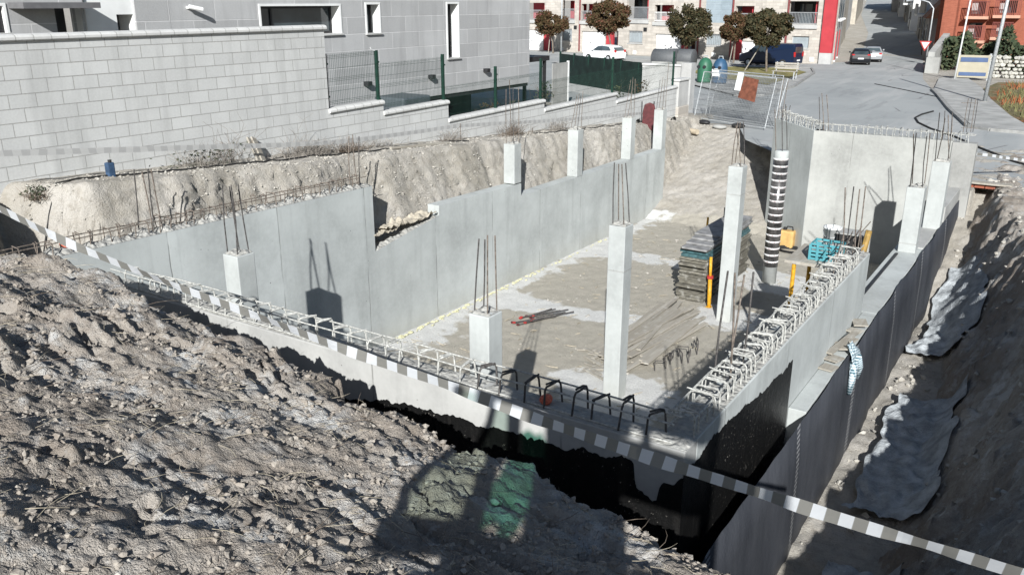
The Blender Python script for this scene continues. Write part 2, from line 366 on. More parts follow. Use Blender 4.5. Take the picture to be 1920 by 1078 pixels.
# ================================================================== GROUND: one sheet to the horizon
EX = [-30, -14, -11.4, -9.7, -8.5, -7.1, -5.3, -3.9, -2.6, -1.4, 2, 30]; EZ = [3.6, 3.4, 3.2, 3.5, 3.4, 3.24, 3.03, 2.88, 2.70, 2.6, 2.6, 3]
YX = [-40, -1.75, -1.3, -.8, .1, 40]; YY = [5.2, 5.2, 4.8, 3.9, 3.3, 3.3]
BX = [-20, 5, 8, 12, 16, 20, 23, 26]; BV = [.55, .6, .58, .40, .0, -.6, -1.25, -1.55]
RY = [0, 30, 78, 230, 600]; RZ = [2.1, 2.1, 2.1, 7.6, 17]
def terrain(x, y, detail=True):
    big = fbm(x * .9, y * .9, 3, 4); mid = fbm(x * 3.1, y * 3.1, 21, 4)
    wob = .22 * fbm(x * 1.3, y * 1.3, 40, 4) + .06 * fbm(x * 7, y * 7, 41, 3)
    # spoil mound in the foreground
    ze = np.interp(x, EX, EZ); ye = np.interp(x, YX, YY) + wob * .9
    slope = np.minimum(ze + .30 * (ye - y), 4.0)
    lump = .15 * big + .038 * mid + .05 * np.abs(fbm(x * 1.6, y * 1.6, 60, 3))
    fade = np.clip((3.2 - np.hypot(x, y)) / 1.2, 0, 1)
    rid = (-.17 * np.clip(1 - np.abs(fbm(x * .6 + .15 * mid, y * .9, 77, 3)) * 9, 0, 1) + .10 * np.clip(1 - np.abs(fbm(x * .6 + .15 * mid, y * .9 - .12, 77, 3)) * 8, 0, 1)) * np.clip(vn(x * .5, y * .5, 79) * 2 + .6, 0, 1)
    mound = slope + (.8 * lump + .75 * rid) * (1 - fade) * np.interp(x, [-7, -4.5], [1, .6]) - np.maximum(0, y - ye) * 5.0
    mask_m = (y < ye + .35) & (x < np.interp(y, BX, BV) + 3)
    if detail:
        d1, h1 = worley(x * 7 + wob * 3, y * 7, 5); d2, h2 = worley(x * 19, y * 19, 8)
        cl = np.clip(vn(x * 1.5, y * 1.5, 90) * 1.6 + .35, 0, 1)
        mound = mound + (.03 * h1 ** 2 * np.clip(1 - d1 * 1.35, 0, 1) + .03 * h2 * np.clip(1 - d2 * 1.5, 0, 1)) * cl + .014 * fbm(x * 11, y * 11, 12, 4, .7) + .011 * fbm(x * 20, y * 20, 13, 2)
    # terrace between the block wall and the pit
    zl = np.interp(y, [-50, 6, 31, 40], [4.5, 4.05, 2.33, 2.1]); xl = -11.76 + .10 * fbm(x * 0 + 7, y * .8, 47, 2) + .12 * fbm(x * 0 + 3, y * .6, 44, 3) - np.clip(1 - np.abs(y - 5.9) / .9, 0, 1) * 1.3
    xl = np.where(y > 24, xl - (y - 24) * .05, xl)
    cut = np.maximum(0, x - xl)
    left = zl + .025 * big + .02 * mid - np.minimum(cut, .12) * 1.5 - np.maximum(0, cut - .1) * 2.7 + np.minimum(cut * 4, 1) * (.02 * mid + .03 * fbm(x * 7, y * 7, 33, 4, .65))
    lw1, lh1 = worley(x * 9, y * 9, 36); left = left + np.minimum(cut * 4, 1) * .025 * lh1 ** 2 * np.clip(1 - lw1 * 1.3, 0, 1)
    left = left - (y < 7.2) * .35 * np.clip(1 - np.abs(x - xl) / .35, 0, 1) ** 2 * np.clip(fbm(x * .3, y * 1.1, 52, 3) + .2, 0, 1)
    # bank right of the trench
    xr = np.interp(y, BX, BV) + wob * .7; zb = np.interp(y, [0, 6, 9, 13, 17, 20, 24, 30], [3.2, 3.0, 2.6, 2.3, 2.15, 2.15, 2.15, 2.1])
    bank = zb + (.12 * big + .06 * mid) - np.maximum(0, xr - x) * (1.7 + .2 * big)
    # entry ramp, street behind the far walls
    ramp = np.clip((y - 24.2) / 6.6, 0, 1) * 2.1 + .03 * mid * (y < 31)
    dg = (x + 5.74) * (-1.9) - (y - 23.3) * 1.6      # <0 : behind the angled wall
    back = np.where((dg < -.3) & (y > 23.35) & (x > -7.1) & (x < -1.9), 2.1, -9)
    trench = np.where(x > -2.6, np.interp(y, [0, 19, 25], [.05, .1, 2.1]) + .06 * big + .03 * mid, -9)
    floor = np.where((x > -11.2) & (x < -2.4) & (y > 6.3), .012 * mid, np.where(x > -2.6, -9, .0))
    pit = np.maximum(np.maximum(floor, trench), np.where(y > 24, ramp, -9)); pit = np.maximum(pit, back)
    street = np.interp(y + x * .21, RY, RZ); pit = np.where(y > 31, street, pit)
    z = pit; zone = np.zeros(x.shape + (4,)); zone[..., 3] = 1
    zone[..., 1] = ((y < 24.8 + wob) & (x > -11.3)) * 1.0; zone[..., 1] *= (x < -2.3)
    mm = mask_m & (mound > z); z = np.where(mm, mound, z)
    ll = (left > z) & (x < -11.06) & (y < 33); z = np.where(ll, np.where(y > 31, np.maximum(street, left), left), z)
    bb = (bank > z) & (x > -2.05) & (y < 30); z = np.where(bb, bank, z)
    zone[..., 0] = np.where(mm & ~ll, 1.0, 0.0) ; zone[..., 0] = np.where(bb, 1.0, zone[..., 0])
    zone[..., 1] = np.where(mm | ll | bb, 0, zone[..., 1])
    # cement-splashed ground: footing strips by the walls and round the columns
    pw = np.exp(-np.abs(x + 10.7) / .8) * .62 + np.exp(-np.abs(y - 12.6 - .2 * x * 0) / 1.0) * .25
    for cx, cy in ((-5.9, 12.25), (-5.65, 17.0), (-5.65, 20.0), (-5.7, 8.1)):
        pw = pw + .7 * np.exp(-(((x - cx) / 1.3) ** 2 + ((y - cy) / 1.1) ** 2))
    pw = pw + .62 * np.exp(-((y - 15.6 - .12 * (x + 8)) / .55) ** 2) * (x < -7) + .55 * np.exp(-((y - 20.2) / .6) ** 2) + .4 * np.exp(-((y - 25.5) / .8) ** 2) * (x > -11)
    zone[..., 2] = np.clip(pw, 0, 1)
    if not detail: zone[..., 0] = zone[..., 0]
    return z, zone
def lines(*segs):
    o = []
    for a, b, s in segs: o += list(np.arange(a, b, s))
    return np.array(o)
gx = lines((-900, -60, 60), (-60, -16, 3), (-16, -12.9, .25), (-12.9, -12.1, .07), (-12.1, -.6, .024), (-.6, .6, .05), (.6, 3, .15), (3, 60, 4), (60, 901, 60))
gy = lines((-300, -20, 40), (-20, 0, 1.2), (0, 1.4, .14), (1.4, 5.7, .022), (5.7, 6.3, .05), (6.3, 12, .06), (12, 32, .08), (32, 60, .8), (60, 260, 4), (260, 1500, 60))
X, Y = np.meshgrid(gx, gy); Z, ZONE = terrain(X, Y)
# steep faces are broken up sideways so that they do not read as draped cloth
_sx = np.abs(np.gradient(Z, axis=1) / np.gradient(X, axis=1)); _near = (X > -12.6) & (X < .8) & (Y > 1) & (Y < 31.5)
Xg = X.copy(); _w = np.clip((_sx - .7) / 1.6, 0, 1) * _near
X = X + _w * np.where(X < -11.0, .04 * fbm(Y * 5, Z * 6, 701, 5, .7) + .02 * fbm(Y * 11, Z * 13, 705, 3, .7), np.where(X < -2.2, 0, .02 * fbm(Y * 2.6, Z * 3.2, 701, 5, .6)))
X = np.where((Xg < -11.22) & (X > -11.24), -11.24, X)
Z = Z + _w * (.035 * fbm(Xg * 12, Y * 9, 711, 4, .7)) * ((X < -11.2) | (X > -2))
def grid_obj(name, X, Y, Z, mat, zone=None, smooth=True):
    ny, nx = X.shape; me = bpy.data.meshes.new(name); co = np.stack([X, Y, Z], -1).reshape(-1, 3)
    i = np.arange(ny * nx).reshape(ny, nx); q = np.stack([i[:-1, :-1], i[:-1, 1:], i[1:, 1:], i[1:, :-1]], -1).reshape(-1, 4)
    me.vertices.add(len(co)); me.vertices.foreach_set('co', co.ravel()); me.loops.add(q.size); me.loops.foreach_set('vertex_index', q.ravel().astype(np.int32))
    me.polygons.add(len(q)); me.polygons.foreach_set('loop_start', np.arange(0, q.size, 4, dtype=np.int32)); me.polygons.foreach_set('loop_total', np.full(len(q), 4, np.int32))
    me.update(calc_edges=True)
    if zone is not None:
        at = me.color_attributes.new('zone', 'FLOAT_COLOR', 'POINT'); at.data.foreach_set('color', zone.reshape(-1).astype(np.float32))
    if smooth: me.polygons.foreach_set('use_smooth', [True] * len(q))
    me.materials.append(mat); o = bpy.data.objects.new(name, me); COL.objects.link(o); return o
struct(grid_obj('ground', X, Y, Z, M_earth, ZONE))
def gz(x, y): return float(terrain(np.array([[float(x)]]), np.array([[float(y)]]))[0][0, 0])
# loose clods, stones and straw (nobody could count them)
ico_v, ico_f = None, None
def ico():
    import bmesh; b = bmesh.new(); bmesh.ops.create_icosphere(b, subdivisions=1, radius=1)
    v = np.array([q.co[:] for q in b.verts]); f = np.array([[q.index for q in p.verts] for p in b.faces]); b.free(); return v, f
ico_v, ico_f = ico()
def scatter(name, px_, py_, size, mat, flat=.7, sink=.25):
    n = len(px_); z, _ = terrain(px_[None, :], py_[None, :]); z = z[0]
    v = np.repeat(ico_v[None], n, 0) * (1 + RNG.uniform(-.5, .4, (n, len(ico_v), 1)))
    v = v * (size[:, None, None] * RNG.uniform(.6, 1.3, (n, 1, 3)) * np.array([1, 1, flat]))
    a = RNG.uniform(0, 6.28, n); c, s_ = np.cos(a)[:, None], np.sin(a)[:, None]
    vx = v[..., 0] * c - v[..., 1] * s_ + px_[:, None]; vy = v[..., 0] * s_ + v[..., 1] * c + py_[:, None]; vz = v[..., 2] + (z + size * sink)[:, None]
    co = np.stack([vx, vy, vz], -1).reshape(-1, 3); f = (ico_f[None] + (np.arange(n) * len(ico_v))[:, None, None]).reshape(-1, 3)
    me = bpy.data.meshes.new(name); me.vertices.add(len(co)); me.vertices.foreach_set('co', co.ravel()); me.loops.add(f.size); me.loops.foreach_set('vertex_index', f.ravel().astype(np.int32))
    me.polygons.add(len(f)); me.polygons.foreach_set('loop_start', np.arange(0, f.size, 3, dtype=np.int32)); me.polygons.foreach_set('loop_total', np.full(len(f), 3, np.int32)); me.update(calc_edges=True); me.polygons.foreach_set('use_smooth', [False] * len(f))
    me.materials.append(mat); o = bpy.data.objects.new(name, me); COL.objects.link(o); return struct(o, 'stuff')
def clump(n, x0, x1, y0, y1, thr, seed, sc=1.4):
    xs = RNG.uniform(x0, x1, n * 6); ys = RNG.uniform(y0, y1, n * 6); k = vn(xs * sc, ys * sc, seed) + .25 * vn(xs * 4, ys * 4, seed + 1) > thr
    return xs[k][:n], ys[k][:n]
def powsize(n, a, b, k=2.6): return a + (b - a) * RNG.uniform(0, 1, n) ** k
cx_, cy_ = clump(20000, -11.4, -1.0, 1.5, 5.35, -.12, 111); scatter('soil_clods', cx_, cy_, powsize(len(cx_), .004, .032, 5), M_clod, .7, .05)
cx_, cy_ = clump(350, -11.2, -1.0, 1.5, 5.3, .5, 131, .8); scatter('pale_clods', cx_, cy_, powsize(len(cx_), .005, .04, 3.5), M_chalk, .7, .05)
cx_, cy_ = clump(16000, -12.6, -11.22, 5.5, 31, -.3, 151); scatter('marl_lumps', cx_, cy_, powsize(len(cx_), .004, .028, 4), M_chalk, .7, .1)
cx_, cy_ = clump(900, -2.0, .3, 6, 26, .0, 171); scatter('trench_stones', cx_, cy_, powsize(len(cx_), .01, .07, 3.5), M_chalk)
cx_, cy_ = clump(1800, -10.8, -2.9, 6.8, 30, .0, 191); scatter('floor_chips', cx_, cy_, powsize(len(cx_), .008, .05, 4), M_chalk, .35)
def strands(name, n, reg, mat, L=(.08, .45), rad=.003, seed=1):
    m = M(); rr = random.Random(seed); xs = [rr.uniform(reg[0], reg[1]) for _ in range(n)]; ys = [rr.uniform(reg[2], reg[3]) for _ in range(n)]
    zs, _ = terrain(np.array([xs]), np.array([ys])); 
    for x, y, z in zip(xs, ys, zs[0]):
        a = rr.uniform(0, 6.28); l = rr.uniform(*L); up = rr.uniform(-.02, .25); b = rr.uniform(-.6, .6)
        p = [(x + l * t * math.cos(a + b * t), y + l * t * math.sin(a + b * t), z + .015 + up * l * t * (1.4 - t)) for t in (0, .35, .7, 1)]
        m.tube(p, [rad, rad, rad * .8, rad * .4], 4, False)
    return struct(m.build(name, mat), 'stuff')
strands('dry_straw', 900, (-11.2, -1.2, 1.6, 5.1), M_straw, (.03, .28), .0018, 3)
strands('dry_twigs', 350, (-11.2, -1.2, 1.6, 5.1), M_twig, (.05, .4), .0022, 4)
strands('wood_splinters', 260, (-10.6, -4, 8, 23), M_straw, (.05, .3), .008, 5)
# ================================================================== FOUNDATION WALLS
WT = 2.78                       # top of front and right wall
HOOPZ = .24
def hoop_mesh(name, depth=.2, h=HOOPZ, r=.011, over=.07, splay=.03):
    m = M(); d = depth / 2
    for s in (-1, 1):
        o = s * splay
        m.tube([(o, s * d, -.05), (o * .6, s * d, h * .8), (o * .4, s * d * .85, h * .96), (0, s * d * .6, h), (-o * .5, -s * (over), h + random.uniform(-.01, .02))], r, 5)
    me = m.build(name, M_rebar_w); return me
def wobble_rods(parent, a, b, offs, mat, r=.010, n=14, name='rebar_rod'):
    a, b = Vector(a), Vector(b); d = (b - a); sd = Vector((-d.y, d.x, 0)).normalized()
    for (o, z) in offs:
        pts = [a + d * (i / n) + sd * (o + random.uniform(-.012, .012)) + Vector((0, 0, z + random.uniform(-.012, .012))) for i in range(n + 1)]
        M().tube(pts, r, 5).build(name, mat, parent)
def hoops_along(parent, a, b, n, rz, depth=.2, h=HOOPZ, r=.011, mat=None, over=.07, skip=None):
    a, b = Vector(a), Vector(b); protos = []
    m0 = []
    for k in range(3):
        o = hoop_mesh('rebar_hoop', depth, h * random.uniform(.9, 1.1), r, over * random.uniform(.6, 1.5), random.choice((-.04, .0, .05)))
        if mat: o.data.materials[0] = mat
        o.parent = parent; m0.append(o)
    for i in range(n):
        p = a + (b - a) * ((i + .5) / n) + Vector((random.uniform(-.03, .03) * (rz == 0), random.uniform(-.03, .03) * (rz != 0), 0))
        if i < 3: o = m0[i]; o.location = p - Vector(ROOTLOC[parent.name]); o.rotation_euler = (0, 0, rz + random.uniform(-.2, .2))
        else: o = link_copy(m0[i % 3], parent, p, rz + random.uniform(-.22, .22))
        o.scale = (1, 1, random.uniform(.88, 1.1))
def rough_top(name, x0, x1, y0, y1, z, parent, amp=.02, st=.05, mat=None):
    nx = max(3, int((x1 - x0) / st)); ny = max(3, int((y1 - y0) / st)); gx_, gy_ = np.meshgrid(np.linspace(x0, x1, nx), np.linspace(y0, y1, ny))
    e = np.minimum(np.minimum(gx_ - x0, x1 - gx_), np.minimum(gy_ - y0, y1 - gy_)); zz = (z(gx_, gy_) if callable(z) else z) + amp * (fbm(gx_ * 6, gy_ * 6, 71, 3) + .5) * np.clip(e / .03, 0, 1) + .004
    o = grid_obj(name, gx_, gy_, zz, mat or MR_top); me = o.data; off = Vector(ROOTLOC[parent.name])
    for v in me.vertices: v.co -= off
    o.parent = parent; return o
# --- front wall
FY0, FY1 = 6.33, 6.62; FX0, FX1 = -10.9, -2.36
t = thing('front_wall', (-6.6, FY0, 0), 'grey concrete foundation wall nearest the camera, its top set with bent rebar hoops', 'wall')
M().box((FX0, FY0, -.6), (FX1, FY1, WT)).build('wall', MC_x, t, bevel=.012)
rough_top('rough_top', FX0, FX1, FY0 + .012, FY1 - .012, WT, t, .03)
hoops_along(t, (-10.6, 6.475, WT), (-2.6, 6.475, WT), 31, 0, .2, HOOPZ, .011, over=.10)
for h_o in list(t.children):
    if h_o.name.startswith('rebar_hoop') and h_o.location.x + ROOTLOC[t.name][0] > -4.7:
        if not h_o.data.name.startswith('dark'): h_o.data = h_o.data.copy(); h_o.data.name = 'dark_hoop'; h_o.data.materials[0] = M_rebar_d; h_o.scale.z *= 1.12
wobble_rods(t, (-10.85, 6.475, WT), (-2.5, 6.475, WT), [(-.1, .2), (.1, .21), (-.1, .02)], M_rebar_w)
def ragged(fn, ctrl, zlo, name, mat, parent, seed, amp=.10, st=.02):
    m = M(); us = [c[0] for c in ctrl]; n = int((us[-1] - us[0]) / st); rr = random.Random(seed); pr = None
    u = np.linspace(us[0], us[-1], n); zt = np.interp(u, us, [c[1] for c in ctrl]) + amp * fbm(u * 2.3, u * 0 + seed, seed, 4) + .022 * fbm(u * 12, u * 0, seed + 3, 3) - .02 * np.abs(vn(u * 26, u * 0, seed + 9))
    o = len(m.v)
    for a, z in zip(u, zt): m.v += [fn(a, zlo, 0), fn(a, z, 0)]
    for i in range(n - 1): m.f.append((2 * i, 2 * i + 2, 2 * i + 3, 2 * i + 1)); m.mi.append(0)
    return m.build(name, mat, parent)
ragged(lambda a, z, d: (a, FY0 - .004, z), [(-9.5, 1.6), (-6.5, 2.2), (-5.6, 2.38), (-4.4, 2.45), (-3.6, 2.46), (-2.95, 2.55), (-2.84, 2.5), (-2.81, 2.25), (-2.60, 2.2), (-2.57, 2.4), (-2.357, 2.56)], .0, 'bitumen_coating', M_bit, t, 5, .07)
# --- right wall
RX0, RX1 = -2.68, -2.36; RY1 = 13.75
t = thing('right_wall', (-2.6, 10, 0), 'grey concrete wall along the trench, crowned with dense white splashed rebar hoops', 'wall')
M().box((RX0, FY1 + .001, -.6), (RX1 - .001, RY1, WT + .003)).build('wall', MC_left, t, bevel=.012)
rough_top('rough_top', RX0 + .012, RX1 - .015, FY1 + .01, RY1 - .012, WT + .003, t, .03)
hoops_along(t, (-2.53, 6.5, WT), (-2.53, 13.2, WT), 38, R(90), .26, .22, .0085, over=.11)
hoops_along(t, (-2.53, 7.0, WT), (-2.53, 13.2, WT), 17, R(62), .26, .2, .008)
wobble_rods(t, (-2.53, 6.6, WT), (-2.53, 13.5, WT), [(-.11, .18), (.11, .2), (-.11, .09), (.11, .06)], M_rebar_w)
for i in range(4): M().tube([(-2.55 + .02 * i, 12.2 + .5 * i, WT + .02), (-2.6, 12.6 + .5 * i, WT + .22), (-2.7 + .05 * i, 13.3 + .4 * i, WT + .32)], .009, 5).build('rebar_rod', M_rebar_r, t)
ragged(lambda a, z, d: (RX1 + .002, a, z), [(6.326, 2.56), (6.9, 2.62), (7.6, 2.6), (8.6, 2.47), (9.2, 2.46), (9.7, 2.45)], 0, 'bitumen_coating', M_bit, t, 8, .05)
def bars(parent, prs, r=.010, mat=None):
    for a, b in prs:
        a, b = Vector(a), Vector(b); md = a.lerp(b, .5) + Vector((random.uniform(-.015, .015), random.uniform(-.015, .015), 0))
        M().tube([b, md, a], r, 5).build('starter_bar', mat or random.choice((M_rebar_r, M_rebar_d, M_rebar_r)), parent)
bars(t, [(HX(1365, 508, -2.68), (-2.68, 7.85, 2.7)), (HX(1378, 512, -2.55), (-2.55, 8.0, 2.7)), (HX(1396, 515, -2.68), (-2.68, 8.3, 2.7)), (HX(1413, 510, -2.55), (-2.55, 8.35, 2.7))], .011)
bars(t, [(HY(1585, 352, 13.45), (-2.70, 13.45, 2.7)), (HY(1601, 350, 13.6), (-2.69, 13.6, 2.7)), (HY(1612, 355, 13.45), (-2.52, 13.45, 2.7)), (HY(1623, 350, 13.6), (-2.52, 13.6, 2.7))], .010)
# --- low outer wall with the ledge
LX0, LX1, LZ = -2.66, -2.14, 1.8
t = thing('ledge_wall', (-2.4, 16, 0), 'low concrete wall carrying a narrow ledge behind the dark membrane', 'wall')
M().box((RX1 + .002, 9.72, -.6), (LX1, RY1 + .05, LZ)).box((LX0, RY1 + .052, -.6), (LX1, 23.05, LZ)).build('wall', MC_left, t, bevel=.01)
M().box((-2.62, 18.25, LZ - .01), (-2.16, 20.2, LZ + .02)).box((-2.5, 20.6, LZ - .3), (-2.12, 23.07, 2.2)).build('upper_step', MC_x, t, bevel=.01)
M().bar((-2.545, 13.9, LZ + .012), (-2.535, 17.6, LZ + .012), .05, .03).build('waterstop_strip', M_dark, t)
ragged(lambda a, z, d: (LX1 + .003, a, z), [(9.73, .9), (10.4, 1.5), (10.9, 1.2), (11.5, 1.7)], 0, 'bitumen_coating', M_bit, t, 12, .15)
# --- membrane
t0 = M(); n = 260
ys = np.linspace(6.0, 23.9, n); topz = np.interp(ys, [6, 12, 18, 23.9], [1.80, 1.82, 1.84, 1.92]) + .012 * fbm(ys * 1.5, ys * 0, 4, 3) + .006 * vn(ys * 9, ys * 0, 6)
xo = -2.085 + .02 * fbm(ys * .8, ys * 0, 9, 3)
zf = [-.15, .25, .5, .75, 1.0]
for i in range(n):
    for k, q in enumerate((0, .25, .5, .75, 1)):
        z = -.15 + (topz[i] + .15) * q; t0.v.append((xo[i] + (1 - q) * .02 - .03 * (q == 1) + .012 * math.sin(ys[i] * 3 + q * 2), ys[i], z))
for i in range(n - 1):
    for k in range(4): a = i * 5 + k; t0.f.append((a, a + 5, a + 6, a + 1)); t0.mi.append(0)
o = t0.build('drainage_membrane', M_memb, None, True); sm = o.modifiers.new('s', 'SOLIDIFY'); sm.thickness = .008
tag(o, 'dark grey dimpled drainage sheet hung along the outer side of the low wall', 'membrane')
# --- left wall: tall, notched and low lifts poured in one line
LWX0, LWX1 = -11.2, -10.9
t = thing('left_wall', (-11.05, 15, 0), 'long smooth grey concrete wall below the terrace, stepped down in three lifts', 'wall')
m = M()
def lift(y0, y1, za, zb):
    m.add([(LWX0, y0, -.6), (LWX1, y0, -.6), (LWX1, y1, -.6), (LWX0, y1, -.6), (LWX0, y0, za), (LWX1, y0, za), (LWX1, y1, zb), (LWX0, y1, zb)], [(0, 3, 2, 1), (4, 5, 6, 7), (0, 1, 5, 4), (1, 2, 6, 5), (2, 3, 7, 6), (3, 0, 4, 7)])
lift(4.9, 11.78, 3.33, 3.21); lift(11.781, 13.78, 1.93, 2.24); lift(13.781, 16.97, 2.44, 2.37); lift(16.971, 25.5, 2.07, 2.05); m.build('wall', MC_left, t)
rough_top('rough_top', LWX0, LWX1, 4.9, 11.76, lambda x, y: 3.33 - (y - 4.9) * .0174, t, .07)
rough_top('rough_top', LWX0, LWX1, 11.8, 13.7, lambda x, y: 1.93 + (y - 11.8) * .155, t, .06)
hoops_along(t, (-11.05, 5.2, 3.32), (-11.05, 11.6, 3.22), 32, R(90), .2, .2, .008, M_rebar_r)
wobble_rods(t, (-11.05, 5.0, 3.32), (-11.05, 11.7, 3.22), [(-.09, .18), (.1, .17), (.1, .03)], M_rebar_r, .008)
bars(t, [(HX(251, 318, -11.12), (-11.12, 7.05, 3.3)), (HX(266, 322, -11.0), (-11.0, 7.2, 3.3)), (HX(277, 318, -11.12), (-11.12, 7.3, 3.3)), (HX(283, 317, -11.0), (-11.0, 7.36, 3.3))])
bars(t, [(HX(654, 256, -11.1), (-11.1, 11.4, 3.2)), (HX(661, 253, -11.0), (-11.0, 11.5, 3.2)), (HX(673, 256, -11.1), (-11.1, 11.66, 3.2))])
# --- far angled wall and back wall
t = thing('back_wall', (-4, 23.2, 0), 'tall pale concrete wall at the far end, bent at a corner behind the striped column', 'wall')
BZ = 3.3
m = M(); m.box((-5.74, 23.1, -.3), (-2.46, 23.4, BZ)); m.build('wall', MC_back, t, bevel=.01)
M().box((-2.458, 23.075, -.3), (-1.93, 23.4, BZ - .02)).build('end_pier', MC_dark, t, bevel=.01)
P0, P1 = Vector((-5.742, 23.1, 0)), Vector((-7.36, 25.0, 0)); dd = (P1 - P0).normalized(); nn = Vector((dd.y, -dd.x, 0))
m = M(); a = [P0, P1, P1 + nn * .3, P0 + nn * .3]
m.add([(q.x, q.y, -.3) for q in a] + [(q.x, q.y, BZ) for q in a], [(0, 1, 2, 3), (7, 6, 5, 4), (0, 4, 5, 1), (1, 5, 6, 2), (2, 6, 7, 3), (3, 7, 4, 0)])
m.build('angled_wall', MC_left, t)
hoops_along(t, (-5.7, 23.25, BZ), (-2.1, 23.25, BZ), 24, 0, .2, .2, .008, M_rebar_w)
wobble_rods(t, (-5.74, 23.25, BZ), (-2.0, 23.25, BZ), [(-.09, .17), (.09, .17)], M_rebar_w, .008)
c0, c1 = P0 + nn * .15, P1 + nn * .15
hoops_along(t, (c0.x, c0.y, BZ), (c1.x, c1.y, BZ), 22, math.atan2(dd.y, dd.x), .2, .22, .008, M_rebar_w)
wobble_rods(t, (c0.x, c0.y, BZ), (c1.x, c1.y, BZ), [(-.09, .18), (.09, .19)], M_rebar_w, .008)
bars(t, [(HY(1541, 175, 23.3), (-5.5, 23.2, 3.2)), (HY(1550, 178, 23.4), (-5.42, 23.35, 3.2)), (HY(1536, 182, 23.2), (-5.6, 23.2, 3.2))])
bars(t, [(HY(1470, 145, 24.9), (-7.25, 24.9, 3.2)), (HY(1478, 152, 24.8), (-7.1, 24.8, 3.2)), (HY(1475, 200, 24.7), (-7.1, 24.7, 3.2)), (HY(1482, 198, 24.9), (-7.0, 24.9, 3.2))])
bars(t, [(HY(1772, 208, 23.3), (-2.7, 23.25, 3.2)), (HY(1786, 212, 23.3), (-2.5, 23.25, 3.2))])
t = thing('starter_bar_cage', (-2.0, 26.4, 2.1), 'cage of four thin rusty bars standing on the street edge beyond the back wall', 'rebar cage')
bars(t, [(HY(q, 185, 26.4 + e), HY(q - 10, 248, 26.4 + e)) for q, e in ((1816, 0), (1822, .3), (1830, 0), (1834, .3))], .009)
for zz in (193, 240): M().tube([HY(1802, zz, 26.4), HY(1832, zz + 1, 26.5)], .007, 5).build('tie_bar', M_rebar_r, t)
# ================================================================== COLUMNS
def column(cx, cy, z0, z1, label, tops, s=.3, cold=None, r=.0095, h=None):
    t = thing('concrete_column', (cx, cy, z0), label, 'column', None)
    m = M().box((cx - s / 2, cy - s / 2, z0 - .3), (cx + s / 2, cy + s / 2, z1)); m.build('shaft', MC_col, t, bevel=.012)
    if cold: M().box((cx - s / 2 - .003, cy - s / 2 - .003, cold), (cx + s / 2 + .003, cy + s / 2 + .003, cold + .012)).build('cold_joint', MC_dark, t)
    rough_top('rough_top', cx - s / 2 + .015, cx + s / 2 - .015, cy - s / 2 + .015, cy + s / 2 - .015, z1, t, .05, .02)
    k = s / 2 - .05
    for (dx, dy), tp in zip(((-k, -k), (-k, k), (k, -k), (k, k)), sorted(tops, key=lambda q: q[0] * CA + q[1] * SA)):
        bars(t, [(tp, (cx + dx, cy + dy, z1 - .02))], r, M_rebar_d if random.random() < .4 else M_rebar_r)
    return t
def up(cx, cy, z1, hs, lean=.03): return [(cx + dx + random.uniform(-lean, lean), cy + dy + random.uniform(-lean, lean), z1 + h) for (dx, dy), h in zip(((-.1, -.1), (.1, -.1), (.1, .1), (-.1, .1)), hs)]
column(-9.4, 7.4, 0, 3.2, 'squat-looking grey column just behind the front wall, its bars bent to the left', [HY(417, 347, 7.3), HY(433, 347, 7.3), HY(446, 345, 7.5), HY(430, 350, 7.5)], h=1)
column(-5.72, 8.1, 0, 2.86, 'grey column with four tall straight bars beside the front wall rebar', [HY(898, 448, 8.0), HY(914, 441, 8.0), HY(928, 442, 8.2), HY(909, 449, 8.2)])
column(-5.93, 12.25, 0, 3.06, 'tall pale column in the middle of the pit with thin bars before the stained wall', [HY(1152, 305, 12.15), HY(1160, 308, 12.15), HY(1173, 306, 12.35), HY(1166, 308, 12.35)], cold=2.3)
column(-5.64, 16.95, 0, 3.33, 'slim pale column standing in front of the formwork board stack', [HY(1384, 228, 16.8), HY(1388, 230, 16.8), HY(1394, 228, 17.1), HY(1380, 236, 17.1)], cold=2.75)
for i, (cy, lb, tp) in enumerate(((16.81, 'short square column on the left wall at the step where the wall drops', [(955, 150), (962, 165), (972, 165), (949, 168)]),
                            (19.85, 'short square column on the low left wall with a bent wire at its top', [(1082, 178), (1086, 176), (1093, 172), (1089, 180)]),
                            (23.05, 'short square column on the low left wall just before the maroon wheelbarrow', [(1183, 150), (1187, 145), (1191, 148), (1186, 160)]),
                            (25.3, 'short square column at the far end of the low left wall', [(1238, 150), (1243, 145), (1254, 118), (1247, 150)]))):
    column(-11.045, cy, (2.4, 2.07, 2.06, 2.05)[i] + .3 - .002, (3.33, 3.3, 3.27, 3.28)[i], lb, [HX(a, b, -11.05) for a, b in tp], s=.305, r=.008)
column(-2.4, 17.95, LZ + .3, 3.1, 'pale column on the ledge, the one with its foot on the dark strip', [HX(1713, 252, -2.45), HX(1718, 250, -2.35), HX(1744, 250, -2.3), HX(1738, 256, -2.3)], .32, cold=1.98)
column(-2.29, 20.2, 1.85, 3.27, 'pale column on the ledge, the farther one, closer to the back wall', [HX(1762, 212, -2.36), HX(1772, 222, -2.25), HX(1786, 210, -2.22), HX(1778, 216, -2.32)], .34)
